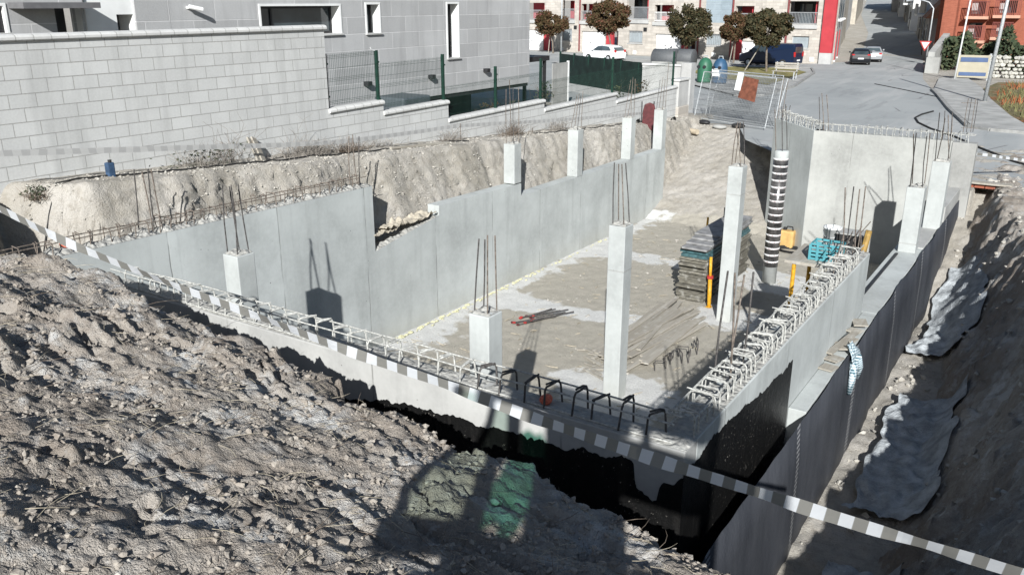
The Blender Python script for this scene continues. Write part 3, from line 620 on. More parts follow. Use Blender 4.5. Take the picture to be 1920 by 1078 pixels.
# cardboard tube column
t = thing('tube_column', (-5.65, 20, 0), 'round column still wrapped in its black tube with white lettered bands', 'column')
M().lathe((-5.65, 20, 0), [(.165, -.2), (.165, 3.0), (.168, 3.02), (.168, 3.2), (.15, 3.22)], 28).build('shaft', MC_col, t, True)
M().lathe((-5.65, 20, 0), [(.172, .42), (.172, 3.04)], 28).build('tube_wrap', plain('black_foil_wrap', (.055, .052, .05), .24, .6, 6, spec=.8), t, True)
tc = bpy.data.curves.new('lettering', 'FONT'); tc.body = 'TUBOTEC'; tc.size = .085; tc.resolution_u = 1; to = bpy.data.objects.new('lettering', tc); COL.objects.link(to)
dg_ = bpy.context.evaluated_depsgraph_get(); lm = bpy.data.meshes.new_from_object(to.evaluated_get(dg_)); bpy.data.objects.remove(to)
lm.materials.clear(); lm.materials.append(plain('band_lettering', (.16, .02, .03), .6, .1))
for v in lm.vertices:
    th = v.co.x / .1765 - 2.1; v.co = (.1765 * math.cos(th), .1765 * math.sin(th), (v.co.y - .03) * .5)
for i in range(16):
    z = .55 + i * .165; b = M().lathe((-5.65, 20, 0), [(.1745, z - .021), (.1745, z + .021)], 28).build('printed_band', M_white, t, True)
    l = bpy.data.objects.new('lettering', lm); COL.objects.link(l); l.parent = b; l.location = (0, 0, z); l.rotation_euler = (0, 0, random.uniform(-.5, .5))
bars(t, [(HY(1453, 205, 19.9), (-5.75, 19.9, 3.15)), (HY(1466, 200, 19.9), (-5.6, 19.9, 3.15)), (HY(1473, 196, 20.1), (-5.55, 20.1, 3.15))])
# ================================================================== BLOCK WALL, COPINGS, FENCE
BX0, BX1 = -13.0, -12.8
t = thing('block_wall', (-12.9, 12, 4), 'long boundary wall of pale concrete blocks, stepping down in five capped lengths towards the street', 'wall')
def slab_yz(m, y0, y1, z0a, z0b, z1a, z1b, x0=BX0, x1=BX1):
    m.add([(x0, y0, z0a), (x1, y0, z0a), (x1, y1, z0b), (x0, y1, z0b), (x0, y0, z1a), (x1, y0, z1a), (x1, y1, z1b), (x0, y1, z1b)], [(0, 3, 2, 1), (4, 5, 6, 7), (0, 1, 5, 4), (1, 2, 6, 5), (2, 3, 7, 6), (3, 0, 4, 7)])
SEG = [(-6, 12.68, 5.96, 5.96), (12.681, 14.33, 4.33, 4.36), (14.331, 16.66, 4.12, 4.15), (16.661, 21.14, 3.71, 3.77), (21.141, 25.69, 3.51, 3.58), (25.691, 30.7, 3.32, 3.43)]
m = M()
for y0, y1, a, b in SEG: slab_yz(m, y0, y1, 1.5, 1.5, a, b)
m.build('wall', M_block, t)
for y0, y1, a, b in SEG:
    prof = [(-.05, 0), (.035, 0), (.05, .02), (.05, .055), (.03, .085), (-.02, .1), (-.2, .1), (-.25, .06), (-.25, 0)]
    e = .04; yy = [y0 - .01, y1 + (e if y0 < 0 else 0)]
    mm = M(); k = len(prof)
    for q, z in ((yy[0], a), (yy[1], b)): mm.v += [(BX1 + u + .0, q, z + v * .95 + .003) for u, v in prof]
    mm.f = [(i, (i + 1) % k, k + (i + 1) % k, k + i) for i in range(k)] + [tuple(reversed(range(k))), tuple(range(k, 2 * k))]; mm.mi = [0] * len(mm.f)
    mm.build('coping', M_coping, t)
t = thing('gate_pier', (-12.85, 31.1, 2), 'pale square pier ending the boundary wall beside the leaning mesh panels', 'pier')
M().box((-13.05, 30.72, 1.6), (-12.7, 31.75, 2.72)).build('base', M_beige, t, bevel=.02)
M().box((-13.02, 30.75, 2.72), (-12.74, 31.7, 3.66)).build('shaft', MC_house, t, bevel=.01)
M().box((-13.06, 30.70, 3.66), (-12.69, 31.76, 3.74)).build('cap', M_coping, t, bevel=.02)
FP = [(12.75, 4.42, 5.50), (14.28, 4.2, 5.50), (16.6, 4.0, 5.31), (18.82, 3.8, 4.9), (21.08, 3.82, 4.98), (25.55, 3.62, 4.8), (30.5, 3.5, 4.75)]
t = thing('mesh_fence', (-12.9, 18, 4), 'green welded wire fence standing on the stepped part of the pale block wall', 'fence')
for i, (y, za, zb) in enumerate(FP):
    mm = M().box((-12.93, y - .03, za), (-12.87, y + .03, zb)); pst = mm.build('post', M_greenw if i else M_dark, t)
    mc = M()
    for q in (.2, .8): mc.box((-12.865, y - .04, za + (zb - za) * q), (-12.85, y + .04, za + (zb - za) * q + .035))
    mc.build('clamp', M_greenw, pst)
for i in range(len(FP) - 1):
    ya, yb = FP[i][0] + .03, FP[i + 1][0] - .03; sa = SEG[(1, 2, 3, 3, 4, 5)[i]]; zz_ = lambda y_: sa[2] + (sa[3] - sa[2]) * (y_ - sa[0]) / (sa[1] - sa[0]) + .13; za, zb = zz_(ya), zz_(yb); H = (1.02, 1.02, .72, .72, .72, .85)[i]
    if i == 1: H = .98
    mm = M(); n = int((yb - ya) / .05)
    for j in range(n + 1):
        y = ya + (yb - ya) * j / n; q = (y - ya) / (yb - ya); z0 = za + (zb - za) * q
        mm.tube([(-12.9, y, z0), (-12.9, y, z0 + H)], .0028, 4, False)
    rows = [0.03, .06, .09, .28, H * .5 - .03, H * .5, H * .5 + .03, H * .72, H - .09, H - .06, H - .03] if H > .9 else [.03, .25, H * .6, H - .09, H - .06, H - .03]
    for k, h in enumerate(rows): mm.tube([(-12.9 + (.02 if k % 3 == 1 else 0), ya, za + h), (-12.9 + (.02 if k % 3 == 1 else 0), yb, zb + h)], .0035, 4, False)
    mm.build('mesh_panel', M_greenw, t)
t = thing('hook_wire', HX(690, 94, -12.9), 'thin bent white wire tied to the head of a green fence post', 'wire'); M().tube([HX(*q, -12.9) for q in ((710, 97), (700, 95), (695, 92), (694, 89))], .008, 5).build('wire', M_white, t)
# ================================================================== CLAD HOUSE
HXW = -16.0
def wall_holes(m, X0, X1, u0, u1, v0, v1, holes, axis='y'):
    us = sorted({u0, u1, *[h[0] for h in holes], *[h[1] for h in holes]}); vs = sorted({v0, v1, *[h[2] for h in holes], *[h[3] for h in holes]})
    for a, b in zip(us, us[1:]):
        for c, d in zip(vs, vs[1:]):
            if any(h[0] <= a and b <= h[1] and h[2] <= c and d <= h[3] for h in holes): continue
            P = (lambda x, u, v: (x, u, v)) if axis == 'y' else (lambda x, u, v: (u, x, v))
            m.add([P(X0, a, c), P(X0, b, c), P(X0, b, d), P(X0, a, d)], [(0, 1, 2, 3)])
            if not any(False for _ in ()): m.add([P(X1, a, c), P(X1, b, c), P(X1, b, d), P(X1, a, d)], [(0, 1, 2, 3)])
def win(y0, y1, z0, z1, parent, X=HXW, depth=.34, mull=()):
    m = M(); s = .05
    m.box((X - depth, y0, z0), (X + .02, y0 - s, z1)).box((X - depth, y1, z0), (X + .02, y1 + s, z1)).box((X - depth, y0 - s, z1), (X + .02, y1 + s, z1 + s)); wn_ = m.build('window', M_white, parent)
    M().box((X - depth, y0 - s - .02, z0 - .045), (X + .06, y1 + s + .02, z0)).build('sill', MC_house, wn_, bevel=.008)
    f = M(); e = .055; xf = X - depth + .03
    f.box((xf - .03, y0, z0), (xf + .03, y0 + e, z1)).box((xf - .03, y1 - e, z0), (xf + .03, y1, z1)).box((xf - .03, y0 + e, z0), (xf + .03, y1 - e, z0 + e)).box((xf - .03, y0 + e, z1 - e), (xf + .03, y1 - e, z1))
    for q in mull: f.box((xf - .03, y0 + (y1 - y0) * q - e / 2, z0 + e), (xf + .03, y0 + (y1 - y0) * q + e / 2, z1 - e))
    f.build('frame', M_dark, wn_)
    M().box((xf - .012, y0 + e, z0 + e), (xf - .002, y1 - e, z1 - e)).build('pane', M_glass, wn_)
    M().box((xf - .5, y0 - .3, z0 - .2), (xf - .35, y1 + .3, z1 * .5 + z0 * .5)).build('curtain', plain('net_curtain', (.32, .36, .36), .9, .2, 3), wn_)
t = thing('clad_house', (-16, 18, 2), 'modern house clad in grey stone panels with deep white window reveals behind the block wall', 'house')
def hy2(px_, py_): p = HX(px_, py_, HXW); return p[1], p[2]
W = []
for (xa, ya, xb, yb) in ((487, 12, 636, 63), (686, 9, 712, 62), (838, 8, 860, 108)):
    a = hy2(xa, ya); b = hy2(xb, yb); W.append((a[0], b[0], b[1], hy2((xa + xb) / 2, ya)[1]))
W[0] = (W[0][0], W[0][1] + .05, W[0][2], W[0][3])
YL = hy2(320, 40)[0]; YE = 25.40
m = M(); wall_holes(m, HXW, HXW - .34, YL, YE, 3.88, 9.5, W); m.box((HXW - .34, YE - .3, 3.88), (HXW - .001, YE + .003, 9.5)); m.box((HXW - .34, YL, 3.86), (HXW - .002, YE, 3.9)); m.build('wall', M_clad, t)
for k, q in enumerate(W): win(*q, t, mull=((.22,), (), ())[k])
m = M(); m.box((-26, YE - .25, 3.88), (HXW - .345, YE, 9.5)); m.box((-26, 3, 9.5), (HXW + .2, YE + .2, 9.7)); m.build('side_wall', M_cladx, t)
m = M().box((-26, YL, 3.75), (HXW - .05, YE - .02, 3.87)); m.build('soffit', M_dark, t)
m = M().box((-18.6, 14, 1.5), (-18.4, 25.3, 3.75)); m.build('basement_wall', plain('dark_grey_render', (.07, .072, .075), .8, .2, 2), t)
# left volumes of the house
y = lambda a, b=40, X=HXW: HX(a, b, X)[1]
m = M().box((HXW - .8, y(256), 2), (HXW - .004, YL - .002, 9.5)); m.build('corner_panel', M_clad, t)
XW2 = HXW - .06
p0, p1 = HX(218, 28, XW2), HX(255, 70, XW2); ya, yb = y(162, 40, XW2), y(256, 40, XW2)
m = M(); wall_holes(m, XW2, XW2 - .5, ya, yb + .02, 2, 9.5, [(p0[1], p1[1], 4, p0[2])]); m.box((XW2 - .5, p1[1] + .001, 2), (XW2 - .003, p1[1] + .02, p0[2])).box((XW2 - .5, p0[1] - .02, p0[2]), (XW2 - .003, p1[1] + .02, p0[2] + .02)); m.build('white_wall', M_white, t)
M().box((XW2 - .55, p0[1] - .2, 3.5), (XW2 - .51, p1[1] + .3, 7)).build('dark_window', plain('grey_door', (.10, .10, .105), .6, .1), t)
ya2, yb2 = y(-60), y(160)
q0, q1 = HX(100, 8, HXW), HX(158, 60, HXW); q2, q3 = HX(-30, 12, HXW), HX(13, 62, HXW)
m = M(); wall_holes(m, HXW, HXW - .3, -2, yb2, 2, 9.5, [(q0[1], q1[1], 3, HX(130, 8, HXW)[2]), (q2[1], q3[1], q3[2], q2[2])]); m.build('porch_wall', M_clad, t)
m = M().box((HXW - 1.2, q0[1] - .3, 2), (HXW - 1.1, q1[1] + .3, 8)); m.build('porch_door', plain('grey_door', (.10, .10, .105), .6, .1), t)
win(q2[1], q3[1], q3[2], q2[2], t, depth=.12)
m = M(); m.box((HXW - .1, y(20), 6.38), (HXW + .5, y(164), 6.48)); m.build('porch_canopy', plain('canopy_grey', (.13, .13, .135), .7, .1), t)
for k, (a, b) in enumerate(((686, 158), (806, 145), (909, 133))):
    p = HX(a, b, HXW); tt = thing('wall_light', p, ('small dark box light on the stone cladding, first from the tall block wall', 'small dark box light on the stone cladding below the narrow tall window', 'small dark box light on the stone cladding nearest the house corner')[k], 'wall light', 'box lights on the house wall')
    M().box((HXW, p[1] - .09, p[2] - .04), (HXW + .16, p[1] + .09, p[2] + .07)).build('housing', M_dark, tt, bevel=.01); M().box((HXW + .03, p[1] - .06, p[2] - .048), (HXW + .13, p[1] + .06, p[2] - .041)).build('lens', M_white, tt)
p = HX(350, 15, HXW); t = thing('wall_camera', p, 'small white camera on an arm fixed high on the grey house wall', 'camera')
M().tube([(HXW, p[1], p[2]), (HXW + .1, p[1] + .03, p[2])], .03, 8).build('bracket', M_white, t); M().tube([(HXW + .1, p[1] - .02, p[2] + .02), (HXW + .2, p[1] + .24, p[2] - .04)], .045, 10).build('body', M_white, t)
t = thing('parked_trailer', HX(785, 188, -14.3), 'dark covered trailer showing just over the wall before the house', 'trailer')
p0, p1 = HX(757, 190, -14.3), HX(808, 178, -14.3); M().box((-15.3, p0[1], 3.0), (-14.3, p1[1], p1[2])).build('cover', plain('trailer_cover', (.075, .09, .10), .6, .1), t, bevel=.05); 
for q in (.3, .7): M().lathe((-14.4, p0[1] + (p1[1] - p0[1]) * q, 2.75), [(.05, -.1), (.3, -.09), (.3, .09), (.05, .1)], 16, 'x').build('wheel', M_rubber, t)
# garden shrubs seen through the fence
def bush(pos, w_, h_, n, mat, label, group='dry bushes on the terrace', name='dry_bush', leafy=None, r=.004):
    t = thing(name, pos, label, 'bush', group); m = M(); rr = random.Random(hash(label) % 1000 + int(pos[1] * 10))
    rr = random.Random(int(abs(pos[0] * 100) + abs(pos[1] * 37)))
    x, y, z = pos
    for i in range(n):
        a = rr.uniform(0, 6.28); b = rr.uniform(.1, 1.0); o = (x + rr.gauss(0, w_[0] * .35), y + rr.gauss(0, w_[1] * .35)); L = h_ * rr.uniform(.5, 1.3)
        p = [(o[0], o[1], z - .03)]
        dx, dy, dz = math.cos(a) * b, math.sin(a) * b, 1
        for k in range(4):
            q = p[-1]; s = L / 4; l = math.sqrt(dx * dx + dy * dy + dz * dz); p.append((q[0] + dx / l * s, q[1] + dy / l * s, max(z, q[2] + dz / l * s))); dx += rr.gauss(0, .4); dy += rr.gauss(0, .4); dz += rr.gauss(-.15, .3)
        m.tube(p, [r, r, r * .8, r * .6, r * .4], 3, False)
    m.build('twigs', mat, t)
    if leafy:
        lf = M()
        for i in range(leafy[0]):
            c = Vector((x + rr.gauss(0, w_[0] * .4), y + rr.gauss(0, w_[1] * .4), z + rr.uniform(0, h_ * .8))); a, b = Vector((rr.gauss(0, 1), rr.gauss(0, 1), rr.gauss(0, 1))).normalized(), Vector((rr.gauss(0, 1), rr.gauss(0, 1), rr.gauss(0, 1))).normalized(); s = leafy[1]
            lf.add([c - a * s, c + b * s * .5, c + a * s, c - b * s * .5], [(0, 1, 2, 3)])
        lf.build('leaves', leafy[2], t)
    return t
def terr(px_, py_, X=-12.35): p = HX(px_, py_, X); return (X, p[1], gz(X, p[1]))
bush(terr(390, 318), (.35, .8), .42, 150, M_twig2, 'low dry bush with green tips left of the leaning boards', leafy=(220, .03, M_leaf3))
bush(terr(430, 305, -12.5), (.2, .3), .8, 22, M_twig, 'sparse bare upright stems just left of the leaning boards')
bush(terr(580, 288), (.35, 1.1), .34, 420, M_twig2, 'widest tangle of grey dry brush at the foot of the block wall')
bush(terr(650, 285), (.3, .7), .3, 260, M_twig, 'brown dry brush around the three thin bars near the notch')
bush(terr(550, 270, -12.6), (.15, .2), .75, 16, M_twig2, 'tall pale bare stem rising from the dry brush against the blocks')
bush(terr(845, 275), (.3, .6), .35, 150, M_twig2, 'dry brush patch left of the step column')
bush(terr(700, 280, -12.6), (.25, 1.2), .22, 150, M_twig2, 'flat dry weeds trailing along the wall right of the thin bars')
bush(terr(960, 255), (.3, .7), .45, 160, M_twig, 'dry brush mound seen behind the step column')
bush(terr(1045, 252), (.3, .7), .4, 130, M_twig2, 'dry brush right of the column with the bent wire')
bush(terr(60, 305), (.2, .25), .22, 90, M_twig, 'small dark green tuft by a short stake at the far left of the wall', leafy=(120, .03, M_leaf3))
bush((-11.75, 5.75, gz(-11.75, 5.75)), (.5, .5), .35, 200, M_twig, 'dark dry brush hanging over the hollow at the left edge')
for k, (a, b, X, hh) in enumerate(((1020, 160, -13.6, .7), (1160, 165, -13.6, .9), (1205, 155, -13.5, 1.0), (920, 200, -13.6, .9), (968, 195, -13.7, 1.0))):
    p = HX(a, b, X); bush((X, p[1], p[2] - hh * .7), (.3, .4), hh, 30, M_twig, ('leafy young shrub behind the fence by the dark canopy', 'leafy young shrub behind the fence below the green screen', 'red tinged young shrub behind the fence near the pier', 'spindly shrub behind the fence at the basement opening', 'pale leaved shrub behind the fence under the house corner')[k], 'garden shrubs behind the fence', 'garden_shrub', (140, .05, (M_leaf3, M_leaf3, M_leaf1, M_leaf1, M_leaf3)[k]))
# ================================================================== TERRACE AND PIT OBJECTS
t = thing('leaning_boards', (-12.6, 10.2, 3.8), 'pair of short pale boards leaning on the block wall among the dry brush', 'boards')
for k in range(2):
    a = HX(467 + k * 8, 260 - k, -12.72); b = HX(487 + k * 8, 303, -12.25); M().bar(b, a, .13, .035, (1, 0, 0)).build('board', M_timber, t, bevel=.004)
t = thing('water_meter_box', terr(207, 322, -12.2), 'small blue plastic can standing at the foot of the tall block wall', 'can'); p = ROOTLOC[t.name]
M().box((p[0] - .05, p[1] - .06, p[2] - .05), (p[0] + .05, p[1] + .06, p[2] + .22)).build('body', M_bluep, t, bevel=.02); M().lathe((p[0] + .02, p[1], p[2] + .22), [(.025, 0), (.03, .04)], 12).build('cap', M_dark, t)
def ground_line(pts, dz=.02): return [(q[0], q[1], gz(q[0], q[1]) + dz) for q in pts]
def along(a, b, n, w_=.05): return [(a[0] + (b[0] - a[0]) * i / n + random.uniform(-w_, w_), a[1] + (b[1] - a[1]) * i / n) for i in range(n + 1)]
o = M().tube(ground_line(along((-12.2, 6.2), (-12.1, 16.5), 60, .03)), .014, 6).build('supply_hose', M_rubber); tag(o, 'long dark hose lying along the terrace in front of the dry brush', 'hose')
o = M().tube(ground_line(along((-12.15, 19.5), (-12.2, 26), 40, .03)), .013, 6).build('supply_hose', M_rubber); tag(o, 'dark hose on the terrace running towards the maroon wheelbarrow', 'hose')
o = M().tube([(-12.0, y_, gz(-12, y_) + .03) for y_ in (13.6, 14.2, 14.9, 15.6)], .035, 5).build('loose_plank', M_timber); tag(o, 'short loose plank on the terrace edge above the notch', 'plank')
def tape(name, pts, wd, period, mat, label, up=(0, 0, 1), sub=14, twist=.0):
    m = M(); P = [Vector(p) for p in pts]; dense = []
    for i in range(len(P) - 1):
        p0, p1, p2, p3 = P[max(i - 1, 0)], P[i], P[i + 1], P[min(i + 2, len(P) - 1)]
        for k in range(sub):
            s = k / sub; dense.append(.5 * ((2 * p1) + (p2 - p0) * s + (2 * p0 - 5 * p1 + 4 * p2 - p3) * s * s + (3 * p1 - p0 - 3 * p2 + p3) * s ** 3))
    dense.append(P[-1]); L = [0]
    for a, b in zip(dense, dense[1:]): L.append(L[-1] + (b - a).length)
    U = Vector(up).normalized()
    for i, d in enumerate(dense):
        uu = Matrix.Rotation(twist * math.sin(L[i] * .9), 3, 'X') @ U; cr = Vector((0, .012 * math.sin(L[i] * 5.3) + .006 * math.sin(L[i] * 13), 0)); m.v += [tuple(d - uu * wd / 2 + cr), tuple(d + cr * .2), tuple(d + uu * wd / 2 - cr * .6)]
    for i in range(len(dense) - 1):
        for k in range(2): a = i * 3 + k; m.f.append((a, a + 3, a + 4, a + 1)); m.mi.append(0)
    me = bpy.data.meshes.new(name); me.from_pydata(m.v, [], m.f); me.materials.append(mat); uv = me.uv_layers.new(name='UVMap')
    for p in me.polygons:
        for li in p.loop_indices: vi = me.loops[li].vertex_index; uv.data[li].uv = (L[vi // 3] / period, (vi % 3) / 2)
    o = bpy.data.objects.new(name, me); COL.objects.link(o); return tag(o, label, 'tape')
def dep(px_, py_, d): r = ray(px_, py_); k = d / math.hypot(r[0], r[1]); return (r[0] * k, r[1] * k, CAMZ + r[2] * k)
tp = [(-60, 366, 7.7), (0, 392, 7.55), (130, 456, 7.2), (300, 525, 6.9), (480, 592, 6.5), (660, 660, 6.1), (870, 733, 5.7), (1000, 783, 5.5), (1160, 838, 5.2), (1300, 884, 5.0), (1450, 932, 4.75), (1600, 980, 4.55), (1760, 1028, 4.35), (1900, 1071, 4.15), (2050, 1115, 4.0)]
tape('caution_tape', [dep(*q) for q in tp], .085, .168, M_tape, 'striped grey and white caution tape sagging across the whole site in front of the pit', (.12, -.1, 1), twist=.3)
tape('caution_tape', [HX(*q, X) for q, X in (((-40, 290), -12.2), ((0, 288), -12.2), ((300, 279), -12.15), ((610, 268), -12.2), ((780, 248), -12.3), ((870, 236), -12.3), ((1040, 226), -12.3), ((1215, 212), -12.2))], .085, .24, M_tape_pale, 'faded pale caution tape strung along the foot of the block wall')
tape('caution_tape', [HY(*q) for q in ((1822, 288, 24.2), (1860, 292, 24.6), (1890, 297, 25.2), (1940, 303, 26))], .07, .3, M_tape, 'short run of caution tape right of the back wall by the street', sub=6)
t = thing('tape_stake', (-12.3, 16.0, 3.3), 'thin stake holding the faded tape halfway along the wall', 'stake'); M().tube([HX(863, 272, -12.3), HX(863, 232, -12.3)], .01, 5).build('shaft', M_rebar_r, t); M().tube([HX(835, 270, -12.35), HX(863, 236, -12.3)], .007, 4).build('brace', M_twig2, t)
t = thing('tape_stake', HX(998, 258, -12.2), 'short steel bar stuck in the terrace behind the step column', 'stake'); M().tube([HX(998, 262, -12.2), HX(998, 240, -12.2)], .014, 6).build('shaft', M_rebar_r, t); M().box(*(lambda p: ((p[0] - .05, p[1] - .15, p[2] - .06), (p[0] + .05, p[1] + .1, p[2] + .04)))(HX(998, 268, -12.1))).build('foot_block', MC_house, t)
# wheelbarrow stood on its nose
bp = HX(1215, 252, -11.9); t = thing('wheelbarrow', bp, 'maroon wheelbarrow stood upright on its nose at the far end of the terrace', 'wheelbarrow')
x, y, z = bp; m = M()
pts = [(-.19, .0), (-.22, .25), (-.21, .65), (-.16, .86), (.0, .92), (.16, .86), (.21, .65), (.22, .25), (.19, 0)]
m.prism(pts, 0, .05, lambda u, v, d: (x + u * .83 + d * .5, y + u * .55 - d * .8, z + .12 + v)); m.prism([(u * .7, v * .8 + .07) for u, v in pts], .05, .2, lambda u, v, d: (x + u * .83 - d * .5, y + u * .55 + d * .8, z + .12 + v)); m.build('tray', M_maroon, t, bevel=.02)
for s in (-.2, .2): M().tube([(x + s * .83 - .12, y + s * .55 + .2, z + .05), (x + s * .83 - .14, y + s * .55 + .2, z + .7), (x + s * .83 - .1, y + s * .55 + .1, z + 1.05)], .018, 6).build('handle', M_rubber, t)
M().lathe((x - .05, y + .15, z + .1), [(.06, -.04), (.16, -.045), (.17, 0), (.16, .045), (.06, .04)], 18, 'y').build('wheel', M_rubber, t, True)
for k, (a, b, lb) in enumerate(((1258, 232, 'coil of black hose hung against the foot of the pale pier'), (1190, 238, 'coil of dark cable beside the wheelbarrow'))):
    p = HX(a, b, -12.2); m = M()
    for j in range(4):
        rr = .2 + .015 * j; m.tube([(p[0] + .02 * j + .05 * math.sin(q), p[1] + rr * math.cos(q), p[2] + rr * math.sin(q)) for q in [i * 6.2832 / 18 for i in range(19)]], .013, 5, False)
    tag(m.build('hose_coil', M_rubber), lb, 'hose coil', 'hose coils on the terrace')
for k, (a, b, lb) in enumerate(((1298, 232, 'pale cardboard tube lying by the pier'), (1320, 226, 'dark sack lying under the leaning mesh panels'), (1350, 232, 'grey sack of rubble under the leaning mesh panels'), (1383, 233, 'black sheet bundle at the right foot of the mesh panels'))):
    p = HZ(a, b, 2.25); q = (p[0], p[1], gz(p[0], p[1]))
    if k == 0: o = M().tube([(q[0] - .4, q[1] + .1, q[2] + .1), (q[0] + .3, q[1] - .2, q[2] + .1)], .1, 12).build('cardboard_tube', plain('cardboard', (.42, .36, .27), .9, .15))
    else:
        m = M(); v = ico_v; m.add([(q[0] + c[0] * .35 * random.uniform(.8, 1.2), q[1] + c[1] * .22 * random.uniform(.8, 1.2), q[2] + .08 + c[2] * .12) for c in v], [tuple(f_) for f_ in ico_f]); o = m.build('sack', (M_dark, M_dark, MC_dark, M_rubber)[k], None, True); o.modifiers.new('s', 'SUBSURF').levels = 2; o.modifiers['s'].render_levels = 2
    tag(o, lb, 'tube' if k == 0 else 'sack')
# crumpled cement sacks and shards in the notch
for k, (a, b, lb) in enumerate(((715, 437, 'crumpled paper cement sack in the dark corner of the wall notch'), (735, 425, 'flattened paper sack in the middle of the wall notch'), (790, 408, 'crumpled paper sack at the upper end of the wall notch'), (770, 415, 'torn strip of paper sack lying along the wall notch'))):
    p = HX(a, b, -11.02); X_, Y_ = np.meshgrid(np.linspace(-.15, .15, 14), np.linspace(-.34, .34, 26)); Zz = .13 * np.abs(fbm(X_ * 4 + k, Y_ * 3.4, k + 200, 3)) + .03
    o = grid_obj('cement_sack', X_ + p[0], Y_ + p[1], Zz + p[2] - .02, plain('kraft_paper', (.40, .36, .29), .9, .2), None, False); tag(o, lb, 'sack', 'paper sacks in the wall notch'); o.modifiers.new('t', 'SOLIDIFY').thickness = .006
# formwork board stack
SX0, SX1, SY0, SY1 = -7.05, -6.4, 17.65, 20.6
t = thing('formwork_stack', (-6.72, 19.1, 0), 'tall stack of dirty formwork boards on the pit floor capped by grey panels', 'board stack')
z = .03; k = 0
while z < 1.2:
    h_ = random.uniform(.045, .075); j = lambda s: random.uniform(-s, s)
    mat = M_teal if 1.02 < z < 1.16 else M_stack
    M().box((SX0 + j(.035), SY0 + j(.09), z), (SX1 + j(.03), SY1 + j(.1), z + h_)).build('board', mat, t, bevel=.006); z += h_ + .006
for i in range(4): M().box((SX0 + .05 + j(.03), SY0 - .05 + .25 * i + j(.04), z + i * .05), (SX1 + .02 + j(.02), SY1 - j(.05), z + i * .05 + .045)).build('panel', M_slab, t, bevel=.006)
z += .2
def prop(name, pts, r, label, cat='prop', mat=M_yellow):
    t = thing(name, pts[0], label, cat); a, b = Vector(pts[0]), Vector(pts[1]); c = a.lerp(b, .6)
    M().tube([a, c], r, 10).build('outer_tube', mat, t, True); M().tube([c, b], r * .75, 10).build('inner_tube', mat, t, True)
    M().box((a.x - .06, a.y - .06, a.z - .003), (a.x + .06, a.y + .06, a.z + .008)).build('base_plate', mat, t); M().lathe(tuple(c), [(r * 1.6, -.03), (r * 1.6, .03)], 12).build('collar', M_red, t)
    return t
prop('shoring_prop', ((-6.2, 17.45, .02), (-6.3, 17.62, 1.12)), .045, 'yellow steel prop standing against the front right edge of the board stack')
prop('shoring_prop', ((-7.2, 19.6, .02), (-7.16, 19.6, 1.5)), .035, 'yellow prop behind the board stack, only its tip showing at left')
t = thing('wall_clamp', (-6.9, 20.2, z), 'small dark clamp standing on top of the board stack', 'clamp'); M().box((-6.95, 20.1, z), (-6.9, 20.18, z + .25)).box((-6.95, 20.1, z + .2), (-6.75, 20.18, z + .25)).build('jaw', M_dark, t)
# plank pile
rr = random.Random(5); PL = []
for i in range(38):
    L_ = rr.uniform(2.2, 3.6); lay = i // 11; x0 = -7.15 + (i % 11) * .1 + rr.uniform(-.04, .04) + lay * .08; yc = 15.3 + rr.uniform(-.35, .35) - (i % 11) * .05; a = rr.gauss(0, .075) - .02; z0 = .02 + lay * .055 + rr.uniform(0, .025)
    p = (x0 - math.sin(-a) * L_ / 2, yc - L_ / 2, z0); q = (x0 + math.sin(-a) * L_ / 2 + .12, yc + L_ / 2, z0 + rr.uniform(-.012, .02))
    o = M().bar(p, q, rr.uniform(.06, .15), .032).build('wooden_plank', M_timber, None, bevel=.003)
    tag(o, 'grey weathered plank in the loose heap on the pit floor before the board stack', 'plank', 'planks heaped on the pit floor')
# rods with red discs
rr = random.Random(3)
for i in range(11):
    y0 = 13.9 + rr.uniform(0, .85); x0 = -9.2 + rr.uniform(-.15, .2) + (y0 - 13.9) * .05; p = Vector((x0, y0, .03 + .012 * (i % 3))); q = p + Vector((.38 + rr.uniform(-.1, .2), .82 + rr.uniform(-.15, .1), .02))
    if i == 0 or True:
        t = thing('tie_rod', p, 'dark steel tie rod with a red end plate, scattered on the pit floor', 'tie rod', 'tie rods scattered on the pit floor')
        M().tube([p, q], .012, 6).build('rod', M_rebar_d, t); d = (q - p).normalized(); c = p + d * .02
        m = M(); m.tube([c - Vector((0, 0, .0)), c + Vector((0, 0, .02))], .036, 14); m.build('end_plate', M_red if i % 3 else M_maroon, t)
# small steel clamps at the shadow edge
rr = random.Random(9)
for i in range(9):
    p = HZ(1238 + i * 9 + rr.uniform(-4, 4), 700 - i * 5 + rr.uniform(-12, 8), .02); m = M(); a = rr.uniform(0, 3.1)
    c, s_ = math.cos(a) * .1, math.sin(a) * .1; m.tube([(p[0] - c, p[1] - s_, .02), (p[0] - c, p[1] - s_, .22), (p[0] + c, p[1] + s_, .22), (p[0] + c, p[1] + s_, .08)], .011, 5)
    tag(m.build('wall_clamp', M_rebar_d), 'bent dark steel clamp in the small heap at the edge of the wall shadow', 'clamp', 'clamps heaped by the right wall')
# scraps of wood next to the pale column
rr = random.Random(21)
for i in range(9):
    p = HZ(1108 + rr.uniform(-8, 20), 655 + i * 6, .03); a = rr.uniform(-.6, .9); L_ = rr.uniform(.12, .3)
    tag(M().bar((p[0] - L_ * math.cos(a), p[1] - L_ * math.sin(a), .025 + .012 * (i % 3)), (p[0] + L_ * math.cos(a), p[1] + L_ * math.sin(a), .03 + .014 * (i % 3)), .07, .02).build('wood_offcut', M_timber), 'short wood offcut on the floor left of the tall pale column', 'offcut', 'wood offcuts by the pale column')
